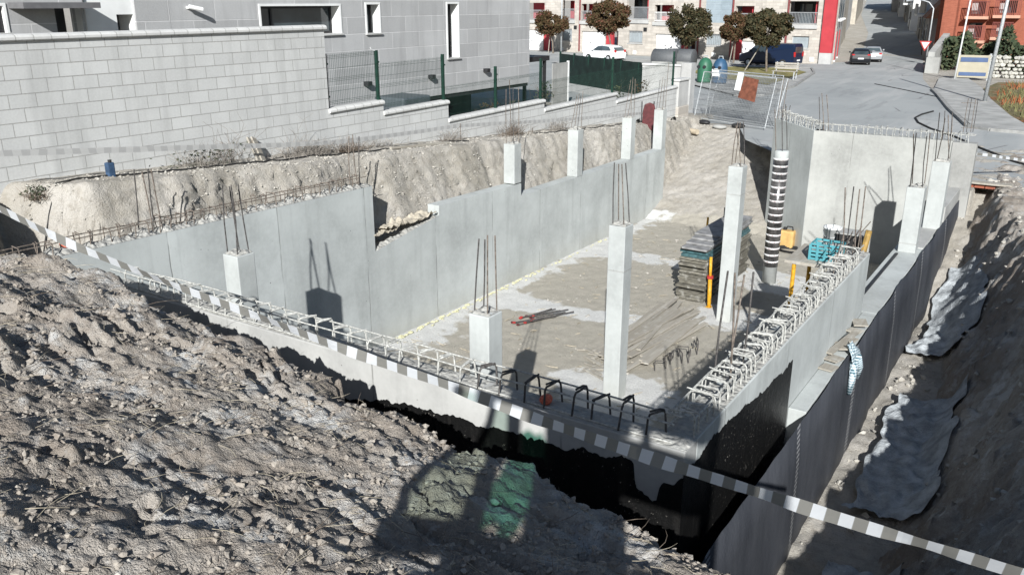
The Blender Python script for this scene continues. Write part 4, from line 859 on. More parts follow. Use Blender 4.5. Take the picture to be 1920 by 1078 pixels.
# yellow expanding foam at the foot of the left wall
m = M(); rr = random.Random(2)
for i in range(170):
    y0 = rr.choice((rr.uniform(11.9, 17), rr.uniform(12, 22))); f0 = abs(rr.gauss(0, .07)); v = ico_v * rr.uniform(.008, .035); m.add([(-10.86 + c[0] + .03 + f0, y0 + c[1] * 1.8, .02 + c[2] * .6) for c in v], [tuple(f_) for f_ in ico_f])
struct(m.build('foam_debris', plain('pale_yellow_foam', (.58, .56, .36), .9, .2)), 'stuff')
# jerrycan
p = HZ(1474, 464, 0); t = thing('jerrycan', p, 'ochre plastic jerrycan standing behind the striped tube column', 'jerrycan'); x, y, z = p
M().box((x - .2, y - .14, 0), (x + .2, y + .14, .5)).build('body', plain('ochre_plastic', (.50, .32, .12), .6, .15), t, bevel=.05, seg=3); M().lathe((x - .08, y, .49), [(.05, 0), (.05, .08)], 12).build('cap', M_dark, t)
M().tube([(x + .15, y, .47), (x + .12, y, .6), (x - .02, y, .6), (x - .05, y, .48)], .02, 6).build('handle', M_dark, t)
m = M()
for j in range(4): m.tube([(x + .25 + (.35 + .02 * j) * math.cos(q), y - .35 + (.22 + .02 * j) * math.sin(q), .02 + .02 * j) for q in [i * 6.2832 / 20 for i in range(21)]], .014, 5, False)
tag(m.build('hose_coil', M_rubber), 'flat coil of dark hose on the floor by the ochre jerrycan', 'hose coil')
# trestle with crate, bucket and tub at the end of the right wall
PZ = 2.42
t = thing('work_trestle', (-3.1, 14.3, 0), 'yellow steel trestle with a plank deck standing at the end of the right wall', 'trestle')
M().box((-3.7, 13.9, PZ - .05), (-2.72, 15.1, PZ)).build('deck', M_timber, t)
for a, b in ((-3.55, 13.95), (-2.8, 13.95), (-3.55, 15.0), (-2.8, 15.0)): M().tube([(a, b, 0), (a, b, PZ - .05)], .035, 8).build('leg', M_yellow, t)
M().tube([(-3.55, 13.95, .4), (-2.8, 13.95, 1.9)], .025, 6).build('brace', M_yellow, t)
M().tube([(-2.6, 14.2, 2.2), (-2.52, 14.3, 3.0)], .05, 8).box((-2.66, 14.1, 2.3), (-2.5, 14.2, 2.6)).build('guard_post', plain('ochre_steel', (.33, .21, .06), .6, .3, 10), t)
p = HY(1562, 484, 14.3); x, y, z = (-3.12, 14.3, PZ)
t = thing('plastic_crate', (x, y, z), 'turquoise slatted plastic crate full of scraps on the trestle deck', 'crate'); m = M(); a_, b_, h_ = .24, .18, .25
for k in range(5): zz = z + .01 + k * .062; m.box((x - a_, y - b_, zz), (x + a_, y - b_ + .012, zz + .036)).box((x - a_, y + b_ - .012, zz), (x + a_, y + b_, zz + .036)).box((x - a_, y - b_ + .012, zz), (x - a_ + .012, y + b_ - .012, zz + .036)).box((x + a_ - .012, y - b_ + .012, zz), (x + a_, y + b_ - .012, zz + .036))
for (u, v) in ((-1, -1), (1, -1), (1, 1), (-1, 1), (0, -1), (0, 1), (-.5, -1), (.5, -1)): m.box((x + u * a_ - .02, y + v * b_ - .006, z), (x + u * a_ + .02, y + v * b_ + .008, z + h_ + .02))
m.box((x - a_ + .013, y - b_ + .013, z), (x + a_ - .013, y + b_ - .013, z + .012)); m.build('body', M_cyan, t)
o = rough_top('contents', x - a_ + .02, x + a_ - .02, y - b_ + .02, y + b_ - .02, z + .17, t, .12, .03, MR_top)
t = thing('plastic_bucket', (-3.2, 14.85, z), 'white plastic drum standing behind the turquoise crate', 'bucket'); M().lathe((-3.2, 14.85, z), [(.12, 0), (.145, .4), (.155, .4), (.155, .43), (.135, .43), (.13, .3)], 22).build('body', M_white, t, True); M().tube([(-3.2 + .15 * math.cos(q), 14.85 - .15 * abs(math.sin(q)), z + .36 - .1 * math.sin(q)) for q in [i * 3.14 / 8 for i in range(9)]], .006, 5).build('handle', M_steel, t)
t = thing('mortar_tub', (-2.86, 14.75, z), 'dark rectangular mortar tub beside the white drum', 'tub'); m = M(); x, y = -2.87, 14.8
for (a, b) in (((-.2, -.18, 0), (.2, -.16, .38)), ((-.2, .16, 0), (.2, .18, .38)), ((-.2, -.16, 0), (-.18, .16, .38)), ((.18, -.16, 0), (.2, .16, .38)), ((-.18, -.16, 0), (.18, .16, .02))): m.box((x + a[0], y + a[1], z + a[2]), (x + b[0], y + b[1], z + b[2]))
m.build('body', M_rubber, t); M().box((x - .21, y - .19, z + .38), (x + .21, y + .19, z + .40)).build('lid', MC_dark, t)
# boards on the ledge and the shirt hung on the membrane
rr = random.Random(4)
for i in range(6):
    y0 = (11.2, 11.5, 11.9, 12.4, 12.75, 13.0)[i]; o = M().bar((-2.345, y0, LZ + .018 + .026 * (i % 3)), (-2.15, y0 + rr.uniform(-.08, .08), LZ + .022 + .026 * (i % 3) + rr.uniform(0, .01)), rr.uniform(.14, .34), .022).build('ledge_board', M_timber, None, bevel=.004)
    tag(o, 'short wide board laid crosswise on the ledge beside the bitumen coated wall', 'board', 'boards on the ledge')
tag(M().bar((-2.33, 11.5, LZ + .095), (-2.2, 12.5, LZ + .1), .1, .024).build('ledge_board', M_timber), 'narrow board lying lengthwise on top of the crosswise ledge boards', 'board')
X_, Y_ = np.meshgrid(np.linspace(0, 1, 26), np.linspace(0, 1, 40)); yc = 11.95
wid = np.interp(Y_, [0, .2, .35, .6, 1], [.16, .30, .40, .34, .14]); sh = np.interp(Y_, [0, .4, 1], [-.1, .06, -.05])
sx = -2.10 + .10 * np.clip(.25 - Y_, 0, 1) * -3 + .035 + .03 * fbm(X_ * 3, Y_ * 2, 31, 3); sy = yc + (X_ - .5) * wid * 1.3 + sh + .03 * fbm(Y_ * 3, X_, 12, 2); szz = 1.95 - Y_ * .68 + .06 * np.abs(X_ - .5)
t = thing('work_shirt', (-2.1, 11.95, 1.9), 'blue checked work shirt hung over the top edge of the drainage sheet', 'shirt')
def part_grid(name, X, Y, Z, mat, parent, th=.006):
    o = grid_obj(name, X, Y, Z, mat); off = Vector(ROOTLOC[parent.name])
    for v in o.data.vertices: v.co -= off
    o.parent = parent; o.modifiers.new('t', 'SOLIDIFY').thickness = th; return o
part_grid('body', sx, sy, szz, M_check, t)
M().tube([(-2.05, 12.05, 1.72), (-2.03, 12.22, 1.5), (-2.05, 12.27, 1.3)], [.06, .05, .03], 8).build('sleeve', M_check, t, True); M().tube([(-2.05, 11.85, 1.72), (-2.03, 11.78, 1.5), (-2.05, 11.8, 1.24)], [.06, .05, .04], 8).build('sleeve', M_check, t, True)
# geotextile along the trench
for k, (y0, y1, x0, x1, lb) in enumerate(((16.6, 20.8, -1.9, -1.0, 'pale bluish geotextile sheet bunched at the far end of the trench'), (10.6, 14.6, -1.7, -.75, 'bluish geotextile sheet crumpled along the middle of the trench'), (7.0, 9.2, -1.5, -.7, 'crumpled geotextile in the deep shade of the near trench'))):
    X_, Y_ = np.meshgrid(np.linspace(x0, x1, 40), np.linspace(y0, y1, 90)); xe = .22 * fbm(Y_ * .7, Y_ * 0, k + 300, 3); zt, _ = terrain(X_ + xe, Y_)
    zt = np.minimum(zt, 1.1)
    for _ in range(14): zt[1:-1] = (zt[:-2] + zt[1:-1] + zt[2:]) / 3; zt[:, 1:-1] = (zt[:, :-2] + zt[:, 1:-1] + zt[:, 2:]) / 3
    Zz = zt + .10 + .10 * np.abs(fbm(X_ * 2.2, Y_ * 1.3, k + 310, 4)); tag(grid_obj('geotextile_sheet', X_ + xe, Y_, Zz, M_geo), lb, 'geotextile')
# red net scrap and foam ball
for nm, p, r_, lb in (('plastic_net_scrap', HX(125, 458, -11.15), .12, 'scrap of red plastic netting on the bars at the left end of the wall'), ('foam_ball', (-3.85, 6.46, WT + .06), .085, 'orange red foam lump sitting in the front wall rebar')):
    v = ico_v * r_; m = M(); m.add([(p[0] + c[0] * random.uniform(.8, 1.2), p[1] + c[1] * random.uniform(.8, 1.2), p[2] + c[2] * random.uniform(.7, 1.1)) for c in v], [tuple(f_) for f_ in ico_f]); o = m.build(nm, plain('orange_red_' + nm, (.62, .16, .10), .9, .3, 40, bump=.8)); s_ = o.modifiers.new('s', 'SUBSURF'); s_.levels = s_.render_levels = 2; tag(o, lb, 'scrap')
t = thing('brick_pallet', HY(1840, 345, 24.5), 'low pile of red bricks under a pale board beyond the back wall', 'bricks'); p = HZ(1845, 350, 2.15); 
m = M()
for i in range(3):
    for j in range(4): m.box((p[0] - .45 + j * .24, p[1] + i * .13, 2.1), (p[0] - .23 + j * .24, p[1] + .12 + i * .13, 2.2))
m.build('bricks', M_orange, t); M().box((p[0] - .55, p[1] - .1, 2.21), (p[0] + .6, p[1] + .2, 2.25)).build('cover_board', M_timber, t)
# ================================================================== DIGGER behind the photographer (unseen; cab parts shaped for its shadow on the mound)
GZ = 3.85
t = thing('backhoe_loader', (0, -1.4, GZ), 'backhoe loader with green tinted cab glass parked on the mound behind the viewpoint', 'digger')
def bx(name, a, b, mat, bev=.03): return M().box(a, b).build(name, mat, t, bevel=bev)
YF, YB = -.28, -1.9
bx('roof', (-.78, YF - .38, 6.95), (1.42, YF + .1, 7.18), M_yellow)  # shallow strip, cut short so sun reaches the wall top
bx('body', (-1.04, YB - .6, 4.4), (1.35, YF, 5.42), M_yellow); bx('engine_hood', (-.6, -4.6, 4.6), (.8, YB - .61, 5.5), M_yellow)
for x_ in (-.83, 1.3): M().bar((x_, YF, 5.4), (x_ + .06, YF, 6.96), .11, .11).build('cab_post', M_dark, t)
M().bar((.62, YF, 6.2), (.62, YF, 6.95), .07, .07).build('cab_post', M_dark, t)
w_ = M().box((-.4, YF - .06, 5.4), (.42, YF - .035, 6.95)).build('shadow_blocker', M_dark, t)  # opaque sheet added to darken the middle of the cab shadow
M().box((.42, YF - .03, 5.4), (1.25, YF - .01, 5.72)).box((.42, YF - .03, 6.02), (1.25, YF - .01, 6.62)).build('side_panel', M_dark, t)  # panels shaped with a gap that lets a patch of sun through
g = M().prism([(-.75, 5.62), (-.62, 5.68), (-.56, 5.60), (-.46, 5.66), (-.41, 5.80), (-.42, 6.30), (-.47, 6.42), (-.52, 6.36), (-.62, 6.40), (-.70, 6.33), (-.69, 6.0), (-.76, 5.86), (-.77, 5.7)], YF - .02, YF - .012, lambda u, v, d: (u, d, v)).build('window_glass', M_tint_g, t)  # pane outline shaped for the green patch of light it throws
M().box((-.80, YF - .035, 5.42), (-.41, YF - .022, 5.64)).build('window_surround', M_dark, t)
fr = M(); pts = [(-1.02, YF + .02, 6.62), (-1.10, YF + .02, 6.3), (-1.38, YF + .02, 5.72), (-1.36, YF + .02, 5.4)]; fr.tube(pts, .045, 8); fr.bar((-1.36, YF + .02, 5.45), (-.85, YF + .02, 5.56), .05, .16); wf = fr.build('open_window_frame', M_dark, t)
M().add([(-1.02, YF + .02, 6.62), (-1.10, YF + .02, 6.3), (-1.38, YF + .02, 5.72), (-1.36, YF + .02, 5.5), (-.85, YF + .02, 5.6), (-.80, YF + .02, 6.62)], [(0, 1, 2, 3, 4, 5)]).build('window_glass', M_tint_l, t)
bx('roof_beam', (-.79, YF - .1, 6.66), (.5, YF - .02, 6.95), M_dark)
for (wx, wy, r_) in ((-1.0, -1.5, .7), (1.2, -1.5, .7), (-.8, -4.0, .5), (1.0, -4.0, .5)):
    wl = M().lathe((wx, wy, GZ + r_ - .1), [(r_ * .5, -.18), (r_, -.16), (r_, .16), (r_ * .5, .18)], 28, 'x').build('wheel', M_rubber, t); M().lathe((wx, wy, GZ + r_ - .1), [(.1, -.185), (r_ * .5, -.17), (r_ * .5, .17), (.1, .185)], 20, 'x').build('rim', M_yellow, wl)
M().tube([(-1.2, -.5, 4.6), (-2.5, -.9, 4.5), (-2.9, -1.0, 3.6)], .12, 8).build('stabiliser_leg', M_yellow, t)
M().tube([(1.3, -.5, 4.6), (2.4, -.9, 4.5), (2.8, -1.0, 3.6)], .12, 8).build('stabiliser_leg', M_yellow, t)
# ================================================================== STREET AND FAR BACKGROUND
def zst(x, y): return float(np.interp(y + x * .21, RY, RZ))
def sheet(name, poly, mat, dz, kind='structure', step=2.0):
    import bmesh
    b = bmesh.new(); vs = [b.verts.new((x, y, 0)) for x, y in poly]; b.faces.new(vs)
    for ax, lo, hi in ((0, min(p[0] for p in poly), max(p[0] for p in poly)), (1, min(p[1] for p in poly), max(p[1] for p in poly))):
        n = max(1, int((hi - lo) / 4))
        for i in range(1, n): 
            co = [0, 0, 0]; co[ax] = lo + (hi - lo) * i / n; no = [0, 0, 0]; no[ax] = 1
            bmesh.ops.bisect_plane(b, geom=b.verts[:] + b.edges[:] + b.faces[:], plane_co=co, plane_no=no)
    for v in b.verts: v.co.z = zst(v.co.x, v.co.y) + dz
    me = bpy.data.meshes.new(name); b.to_mesh(me); b.free(); me.materials.append(mat); o = bpy.data.objects.new(name, me); COL.objects.link(o); return struct(o, kind)
S = lambda a, b: HZ(a, b, 2.1)[:2]
sheet('road', [(-40, 31.5), (-10.6, 31.5), (-9.2, 28.2), (-7.6, 26.2), (-5.5, 24.2), (-1.9, 24.2), (1, 24), (30, 24), (30, 33), (-1.2, 34.8), (-3.4, 35.6), (-4.7, 41), (-6.1, 47.5), (-8.2, 57), (-10.2, 70), (-12.4, 84), (-17, 108), (-26, 150), (-46, 250), (-52, 250), (-32, 150), (-22, 108), (-17.4, 84), (-15.6, 70.5), (-17.6, 66), (-44, 70.5), (-70, 72), (-70, 45)], M_asph, .012)
def kerb(name, pts, mat, w_=.14, h_=.12, label=None):
    m = M()
    for a, b in zip(pts, pts[1:]):
        n = max(1, int(math.hypot(b[0] - a[0], b[1] - a[1]) / 1.0))
        for i in range(n):
            p = [a[0] + (b[0] - a[0]) * i / n, a[1] + (b[1] - a[1]) * i / n]; q = [a[0] + (b[0] - a[0]) * (i + .985) / n, a[1] + (b[1] - a[1]) * (i + .985) / n]
            m.bar((*p, zst(*p) + h_ / 2), (*q, zst(*q) + h_ / 2), w_, h_)
    return struct(m.build(name, mat))
RK = [(-1.2, 34.8), (-2.6, 35.0), (-3.4, 35.7), (-4.7, 41), (-6.1, 47.5), (-6.7, 50)]
kerb('kerb', RK, M_kerb)
sheet('pavement', [(-2.6, 35.1), (-3.3, 35.8), (-4.6, 41), (-6.0, 47.5), (-6.6, 50), (-7.4, 57.5), (-5.9, 58), (-4.6, 52), (-3.6, 46), (-2.3, 39.5), (-1.4, 36.2), (20, 33.4), (20, 32.9), (-1.2, 34.9)], M_paving, .10)
sheet('grass_lot', [(-2.25, 39.5), (-1.3, 36.4), (25, 34.2), (25, 60), (-4.2, 56.5), (-4.5, 52), (-3.55, 46)], M_lot, .06)
# weeds on the lot
m = M(); rr = random.Random(8)
for i in range(2600):
    x = rr.uniform(-3.6, 2.5); y = rr.uniform(37, 56)
    if x < np.interp(y, [36, 39.5, 46, 56], [-1.2, -2.2, -3.4, -4.2]): continue
    z = zst(x, y) + .05; a = rr.uniform(0, 6.28); h_ = rr.uniform(.1, .42); c, s_ = math.cos(a) * .03, math.sin(a) * .03; l = rr.uniform(-.15, .15)
    m.k = 1 if vn(np.array([x * .7]), np.array([y * .35]), 5)[0] > .18 else 0
    m.add([(x - c, y - s_, z), (x + c, y + s_, z), (x + l, y + l, z + h_)], [(0, 1, 2)])
struct(m.build('lot_weeds', [plain('dry_weed_green', (.14, .135, .06), .95, .4, 1), plain('dry_weed_red', (.33, .11, .045), .95, .3, 1)]), 'stuff')
# left lawn island and pavement
sheet('pavement', [(-24, 49.3), (-20, 47.5), (-16.9, 44.2), (-14.3, 41.5), (-13.2, 42.2), (-13.25, 47.5), (-14.8, 57.5), (-15.9, 61), (-30, 63), (-34, 57)], M_paving, .09)
kerb('kerb', [(-14.3, 41.4), (-13.1, 42.1), (-13.15, 47.5), (-14.7, 57.5), (-15.8, 61.1), (-30, 63.1)], M_kerb)
sheet('lawn', [S(1300, 140), S(1345, 150), S(1440, 163), S(1512, 139), S(1480, 131), S(1380, 128), S(1310, 132)], M_grass, .11)
# long terrace of houses with red panels
F0 = Vector((-45.2, 71.7, 0)); F1 = Vector((-15.95, 66.9, 0)); fd = (F1 - F0).normalized(); fn = Vector((fd.y, -fd.x, 0))   # fn towards the street
def FH(a, b, d=0.):   # pixel -> (u along facade, z) on the facade plane pushed d metres out
    r = Vector(ray(a, b)); o = F0 + fn * d; k = (o.x * fn.x + o.y * fn.y) / (r.x * fn.x + r.y * fn.y); p = r * k; return ((p - o).dot(fd), CAMZ + p.z)
t = thing('terraced_building', F0.lerp(F1, .5), 'long beige stone terrace of houses with red panels, white garage doors and grey balconies', 'building')
def FQ(u, z, d): return tuple(F0 + fd * u + fn * d + Vector((0, 0, z)))
def fbox(m, u0, u1, z0, z1, d0, d1): return m.prism([(u0, z0), (u1, z0), (u1, z1), (u0, z1)], d0, d1, lambda u, v, d: FQ(u, v, d))
def fr_(a, b, c, e): u0, z1 = FH(a, b); u1, z0 = FH(c, e); return u0, u1, min(z0, z1), max(z0, z1)
ULEN = (F1 - F0).length; HT = 11.0; DEEP = 1.2
garages = [fr_(985, 56, 1018, 97), fr_(1091, 59, 1134, 102), fr_(1229, 64, 1277, 108), fr_(1389, 77, 1420, 118)]
doors = [fr_(1019, 62, 1036, 97), fr_(1136, 58, 1158, 100), fr_(1277, 72, 1302, 109), fr_(1374, 74, 1389, 113)]
wins = [fr_(1054, 54, 1072, 77), fr_(1179, 58, 1204, 82), fr_(1324, 64, 1352, 87), fr_(1485, 68, 1515, 92)]
bal = [fr_(985, 6, 1021, 38), fr_(1055, 2, 1077, 38), fr_(1090, 8, 1128, 40), fr_(1176, -4, 1215, 38), fr_(1228, 10, 1262, 42), fr_(1380, 12, 1412, 45), fr_(1480, 3, 1531, 47)]
shut = fr_(1324, -6, 1373, 44)
zg = 2.0
garages = [(a, b, zg, d) for a, b, c, d in garages]; doors = [(a, b, zg, d) for a, b, c, d in doors]
top_extra = [(a, b, c + 3.0, d + 3.0) for a, b, c, d in bal]
holes = garages + doors + wins + bal + top_extra + [shut]
us = sorted({0, ULEN, *[q for h in holes for q in h[:2]]}); vs = sorted({1.5, HT, *[q for h in holes for q in h[2:]]}); m = M()
for a, b in zip(us, us[1:]):
    for c, d in zip(vs, vs[1:]):
        um, vm = (a + b) / 2, (c + d) / 2
        if any(h[0] < um < h[1] and h[2] < vm < h[3] for h in holes): continue
        fbox(m, a, b, c, d, -.35, 0)
fbox(m, 0, ULEN, HT, HT + .3, -10, .2); m.build('wall', M_beige, t)
M_redp = plain('red_panel', (.42, .045, .055), .6, .12, 1); M_garage = plain('white_garage_door', (.70, .70, .70), .5, .03, 2); M_rail = plain('grey_railing', (.30, .31, .32), .5, .1, 4)
for k, (a, b, c, d) in enumerate(garages):
    m = M(); n = 5
    for i in range(n): fbox(m, a + .03, b - .03, c + (d - c) * i / n + .006, c + (d - c) * (i + 1) / n - .006, -.16, -.12)
    fbox(m, a, b, c, d, -.2, -.165); g = m.build('garage_door', M_garage, t); hm = M(); fbox(hm, (a + b) / 2 - .4, (a + b) / 2 - .32, c + .9, c + 1.0, -.12, -.09); hm.build('handle', M_dark, g)
for k, (a, b, c, d) in enumerate(doors):
    m = M(); mid = a + (b - a) * (.6, .55, .45, .9)[k]; fbox(m, a, mid, c, d, -.3, -.08); m.build('red_panel', M_redp, t)
    m = M(); fbox(m, mid, b, c, d, -.75, -.7); fbox(m, mid - .02, b + .1, c, c + .08, -.7, -.3); m.build('door', plain('dark_red_door', (.06, .02, .02), .5, .2), t)
for k, (a, b, c, d) in enumerate(wins):
    m = M(); e = .06
    fbox(m, a, a + e, c, d, -.2, -.1); fbox(m, b - e, b, c, d, -.2, -.1); fbox(m, a + e, b - e, c, c + e, -.2, -.1); fbox(m, a + e, b - e, d - e, d, -.2, -.1); f = m.build('window', MC_house, t)
    m = M(); fbox(m, a + e, b - e, c + e, d - e, -.16, -.14); m.build('pane', plain('blind_grey', (.30, .34, .36), .6, .12, 3), f)
    m = M()
    if k < 3:
        for i in range(9): u = a + (b - a) * (i + .5) / 9; fbox(m, u - .012, u + .012, c, d, -.06, -.035)
        for q in (.1, .9): fbox(m, a, b, c + (d - c) * q - .012, c + (d - c) * q + .012, -.08, -.062)
        m.build('grille', M_rail, f)
    m = M(); fbox(m, a - .08, b + .08, c - .08, c, -.12, .06); m.build('sill', MC_house, f)
for k, (a, b, c, d) in enumerate(bal + top_extra):
    k7 = k % 7
    m = M(); fbox(m, a - .2, b + .2, c, d + .1, -1.5, -1.4); bk = m.build('balcony_back', (M_redp, M_redp, M_redp, M_dark, M_redp, M_redp, M_dark)[k7], t)
    if k7 in (3, 6, 1): m = M(); fbox(m, a + .3, a + (b - a) * .55, c, d - .2, -1.38, -1.34); m.build('balcony_door', M_glass, bk)
    m = M(); fbox(m, a, b, c - .02, c + .05, -1.4, -.35); fbox(m, a - .1, b + .1, c - .3, c - .002, -.349, .12); m.build('balcony_slab', MC_house, t)
    m = M(); n = int((b - a) / .11); h_ = (d - c) * (.55 if k7 != 6 else .5)
    for i in range(n + 1): u = a + (b - a) * i / n; fbox(m, u - .012, u + .012, c + .05, c + h_, -.06, -.035)
    fbox(m, a, b, c + h_, c + h_ + .05, -.07, -.02); fbox(m, a, b, c + .06, c + .1, -.08, -.061)
    m.build('railing', M_white if k7 == 4 else M_rail, t)
    m = M(); fbox(m, b - .35, b + .001, c + .05, d, -1.3, -.36); m.build('side_panel', M_redp, t)
a, b, c, d = shut; m = M()
n = 22
for i in range(n): fbox(m, a, b, c + (d - c) * i / n + .008, c + (d - c) * (i + 1) / n, -.16, -.12 + .02 * (i % 2))
m.build('roller_shutter', plain('pale_blue_grey_shutter', (.30, .36, .40), .55, .08, 3), t)
for a in (1087, 1310, 1372, 1475): u, z = FH(a, 60); m = M(); fbox(m, u - .06, u + .06, 2.2, HT, .002, .09); m.build('downpipe', plain('dark_red_pipe', (.20, .06, .06), .5, .2), t)
for a, b in ((1054, 92), (1079, 52), (1190, 99), (1210, 56), (1338, 103), (1522, 112), (1360, 62)): u, z = FH(a, b); m = M(); fbox(m, u - .16, u + .16, z - .16, z + .16, .002, .05); m.build('meter_box', M_white if b > 80 else M_dark, t)
u0, z0 = FH(1543, 60); u1, _ = FH(1567, 60); m = M(); fbox(m, u0, ULEN + .01, 2.9, HT + .4, .002, .25); m.build('corner_panel', M_redp, t)
m = M(); fbox(m, u0, ULEN + .012, 2.0, 2.9, .002, .24); m.build('corner_base', MC_house, t)
E0 = F1; ed = Vector((-.19, .98, 0)).normalized(); m = M()
def EQ(u, z, d): return tuple(E0 + ed * u + Vector((ed.y, -ed.x, 0)) * d + Vector((0, 0, z)))
m.prism([(0, 1.5), (14, 1.5), (14, HT), (0, HT)], -.4, 0, EQ); m.build('side_wall', MC_house, t)
for k, (u_, z_, w2, h2) in enumerate(((2.2, 5.2, 1.2, 1.6), (5.5, 5.2, 1.4, 1.8), (9.5, 5.2, 1.2, 1.6), (3.2, 2.2, 1.0, 2.1), (8, 2.2, 1.0, 2.1))):
    m = M(); m.prism([(u_, z_), (u_ + w2, z_), (u_ + w2, z_ + h2), (u_, z_ + h2)], .003, .05, EQ); f = m.build('window' if k < 3 else 'door', M_glass if k < 3 else M_redp, t)
    m = M(); m.prism([(u_ - .1, z_ - .12), (u_ + w2 + .1, z_ - .12), (u_ + w2 + .1, z_), (u_ - .1, z_)], .003, .3 if k < 3 else .1, EQ); m.build('sill', M_white, f)
# trees
def tree(x, y, z, h, cw, ch, label, leaf, name='street_tree', group='street trees on the far pavement', nleaf=11000, stake=(.5, 0), ls=.1, lean=0.):
    t = thing(name, (x, y, z), label, 'tree', group); rr = random.Random(int(abs(x) * 100)); c = Vector((x + lean, y, z + h - ch * .5))
    m = M(); tr = [(x, y, z - .05), (x + lean * .4 + rr.uniform(-.03, .03), y, z + (h - ch) * .6), (x + lean, y, z + h - ch * .85)]; m.tube(tr, [.075, .065, .055], 8)
    tips = []
    for i in range(16):
        a = rr.uniform(0, 6.28); e = rr.uniform(.25, 1.35); L = rr.uniform(.6, .95); q = Vector((math.cos(a) * math.cos(e) * cw * .5, math.sin(a) * math.cos(e) * cw * .5, (math.sin(e) - .35) * ch * .5)) * L + c
        b = Vector(tr[-1]); mid = b.lerp(q, .5) + Vector((0, 0, .08)); m.tube([b, mid, q], [.035, .022, .01], 5, False); tips.append(q)
    m.build('trunk', M_bark, t)
    if stake: m = M(); m.tube([(x + stake[0], y + stake[1], z), (x + lean + stake[0] * .15, y, z + h - ch * .8)], .035, 7); m.build('stake', M_timber, t)
    lf = M(); vv = []; 
    pts = []
    for i in range(70):
        a = rr.uniform(0, 6.28); u = rr.uniform(-1, 1); rad = rr.uniform(.45, 1.0) ** .6; s = math.sqrt(1 - u * u); flat = .85 if u < 0 else 1
        pts.append((c + Vector((math.cos(a) * s * cw * .5 * rad, math.sin(a) * s * cw * .5 * rad, u * ch * .5 * rad * flat)), rr.uniform(.18, .34) * cw * .42))
    for i in range(nleaf):
        q, s_ = pts[i % len(pts)]; d = Vector((rr.gauss(0, 1), rr.gauss(0, 1), rr.gauss(0, .8))); d = d.normalized() * s_ * rr.uniform(.3, 1.15) ** .7; p = q + d
        a = Vector((rr.gauss(0, 1), rr.gauss(0, 1), rr.gauss(0, 1))).normalized(); b = a.cross(Vector((rr.gauss(0, 1), rr.gauss(0, 1), rr.gauss(0, 1)))).normalized(); k = ls * rr.uniform(.6, 1.4)
        vv += [tuple(p - a * k), tuple(p + b * k * .55), tuple(p + a * k), tuple(p - b * k * .55)]
    lf.v = vv; lf.f = [(4 * i, 4 * i + 1, 4 * i + 2, 4 * i + 3) for i in range(nleaf)]; lf.mi = [0] * nleaf; lf.build('crown', leaf, t); return t
def treeat(b, top, l, r, ct, cb, label, leaf, **kw):   # base px, crown px extents
    p = HZ(*b, 2.1); Y_ = p[1]; a = HY(l, (ct + cb) / 2, Y_); c = HY(r, (ct + cb) / 2, Y_); zt = HY(b[0], ct, Y_)[2]; zb = HY(b[0], cb, Y_)[2]
    cx = (a[0] + c[0]) / 2; wd = (c[0] - a[0]) * CA + 0
    return tree(p[0], Y_, p[2], zt - p[2], wd * 1.08, (zt - zb) * 1.02, label, leaf, lean=cx - p[0], **kw)
treeat((1037, 101), 25, 1003, 1065, 25, 64, 'small round rust brown street tree beside the grey house corner', M_leaf1, stake=(-.5, 0), nleaf=8500)
treeat((1148, 113), 3, 1102, 1180, 1, 62, 'tall round rust and green street tree in front of the white hatchback', M_leaf1, stake=(-.7, 0))
treeat((1290, 116), 10, 1252, 1338, 11, 84, 'broad olive brown street tree before the middle white garage door', M_leaf2, stake=(-.7, 0))
treeat((1375, 119), 27, 1350, 1412, 27, 80, 'narrow brown street tree left of the largest dark tree', M_leaf1, stake=(-.4, .2), nleaf=8500)
treeat((1437, 138), 15, 1398, 1484, 16, 90, 'largest dark olive street tree with a slanting pole, in front of the navy van', M_leaf2, stake=(-1.5, 0), nleaf=14000)
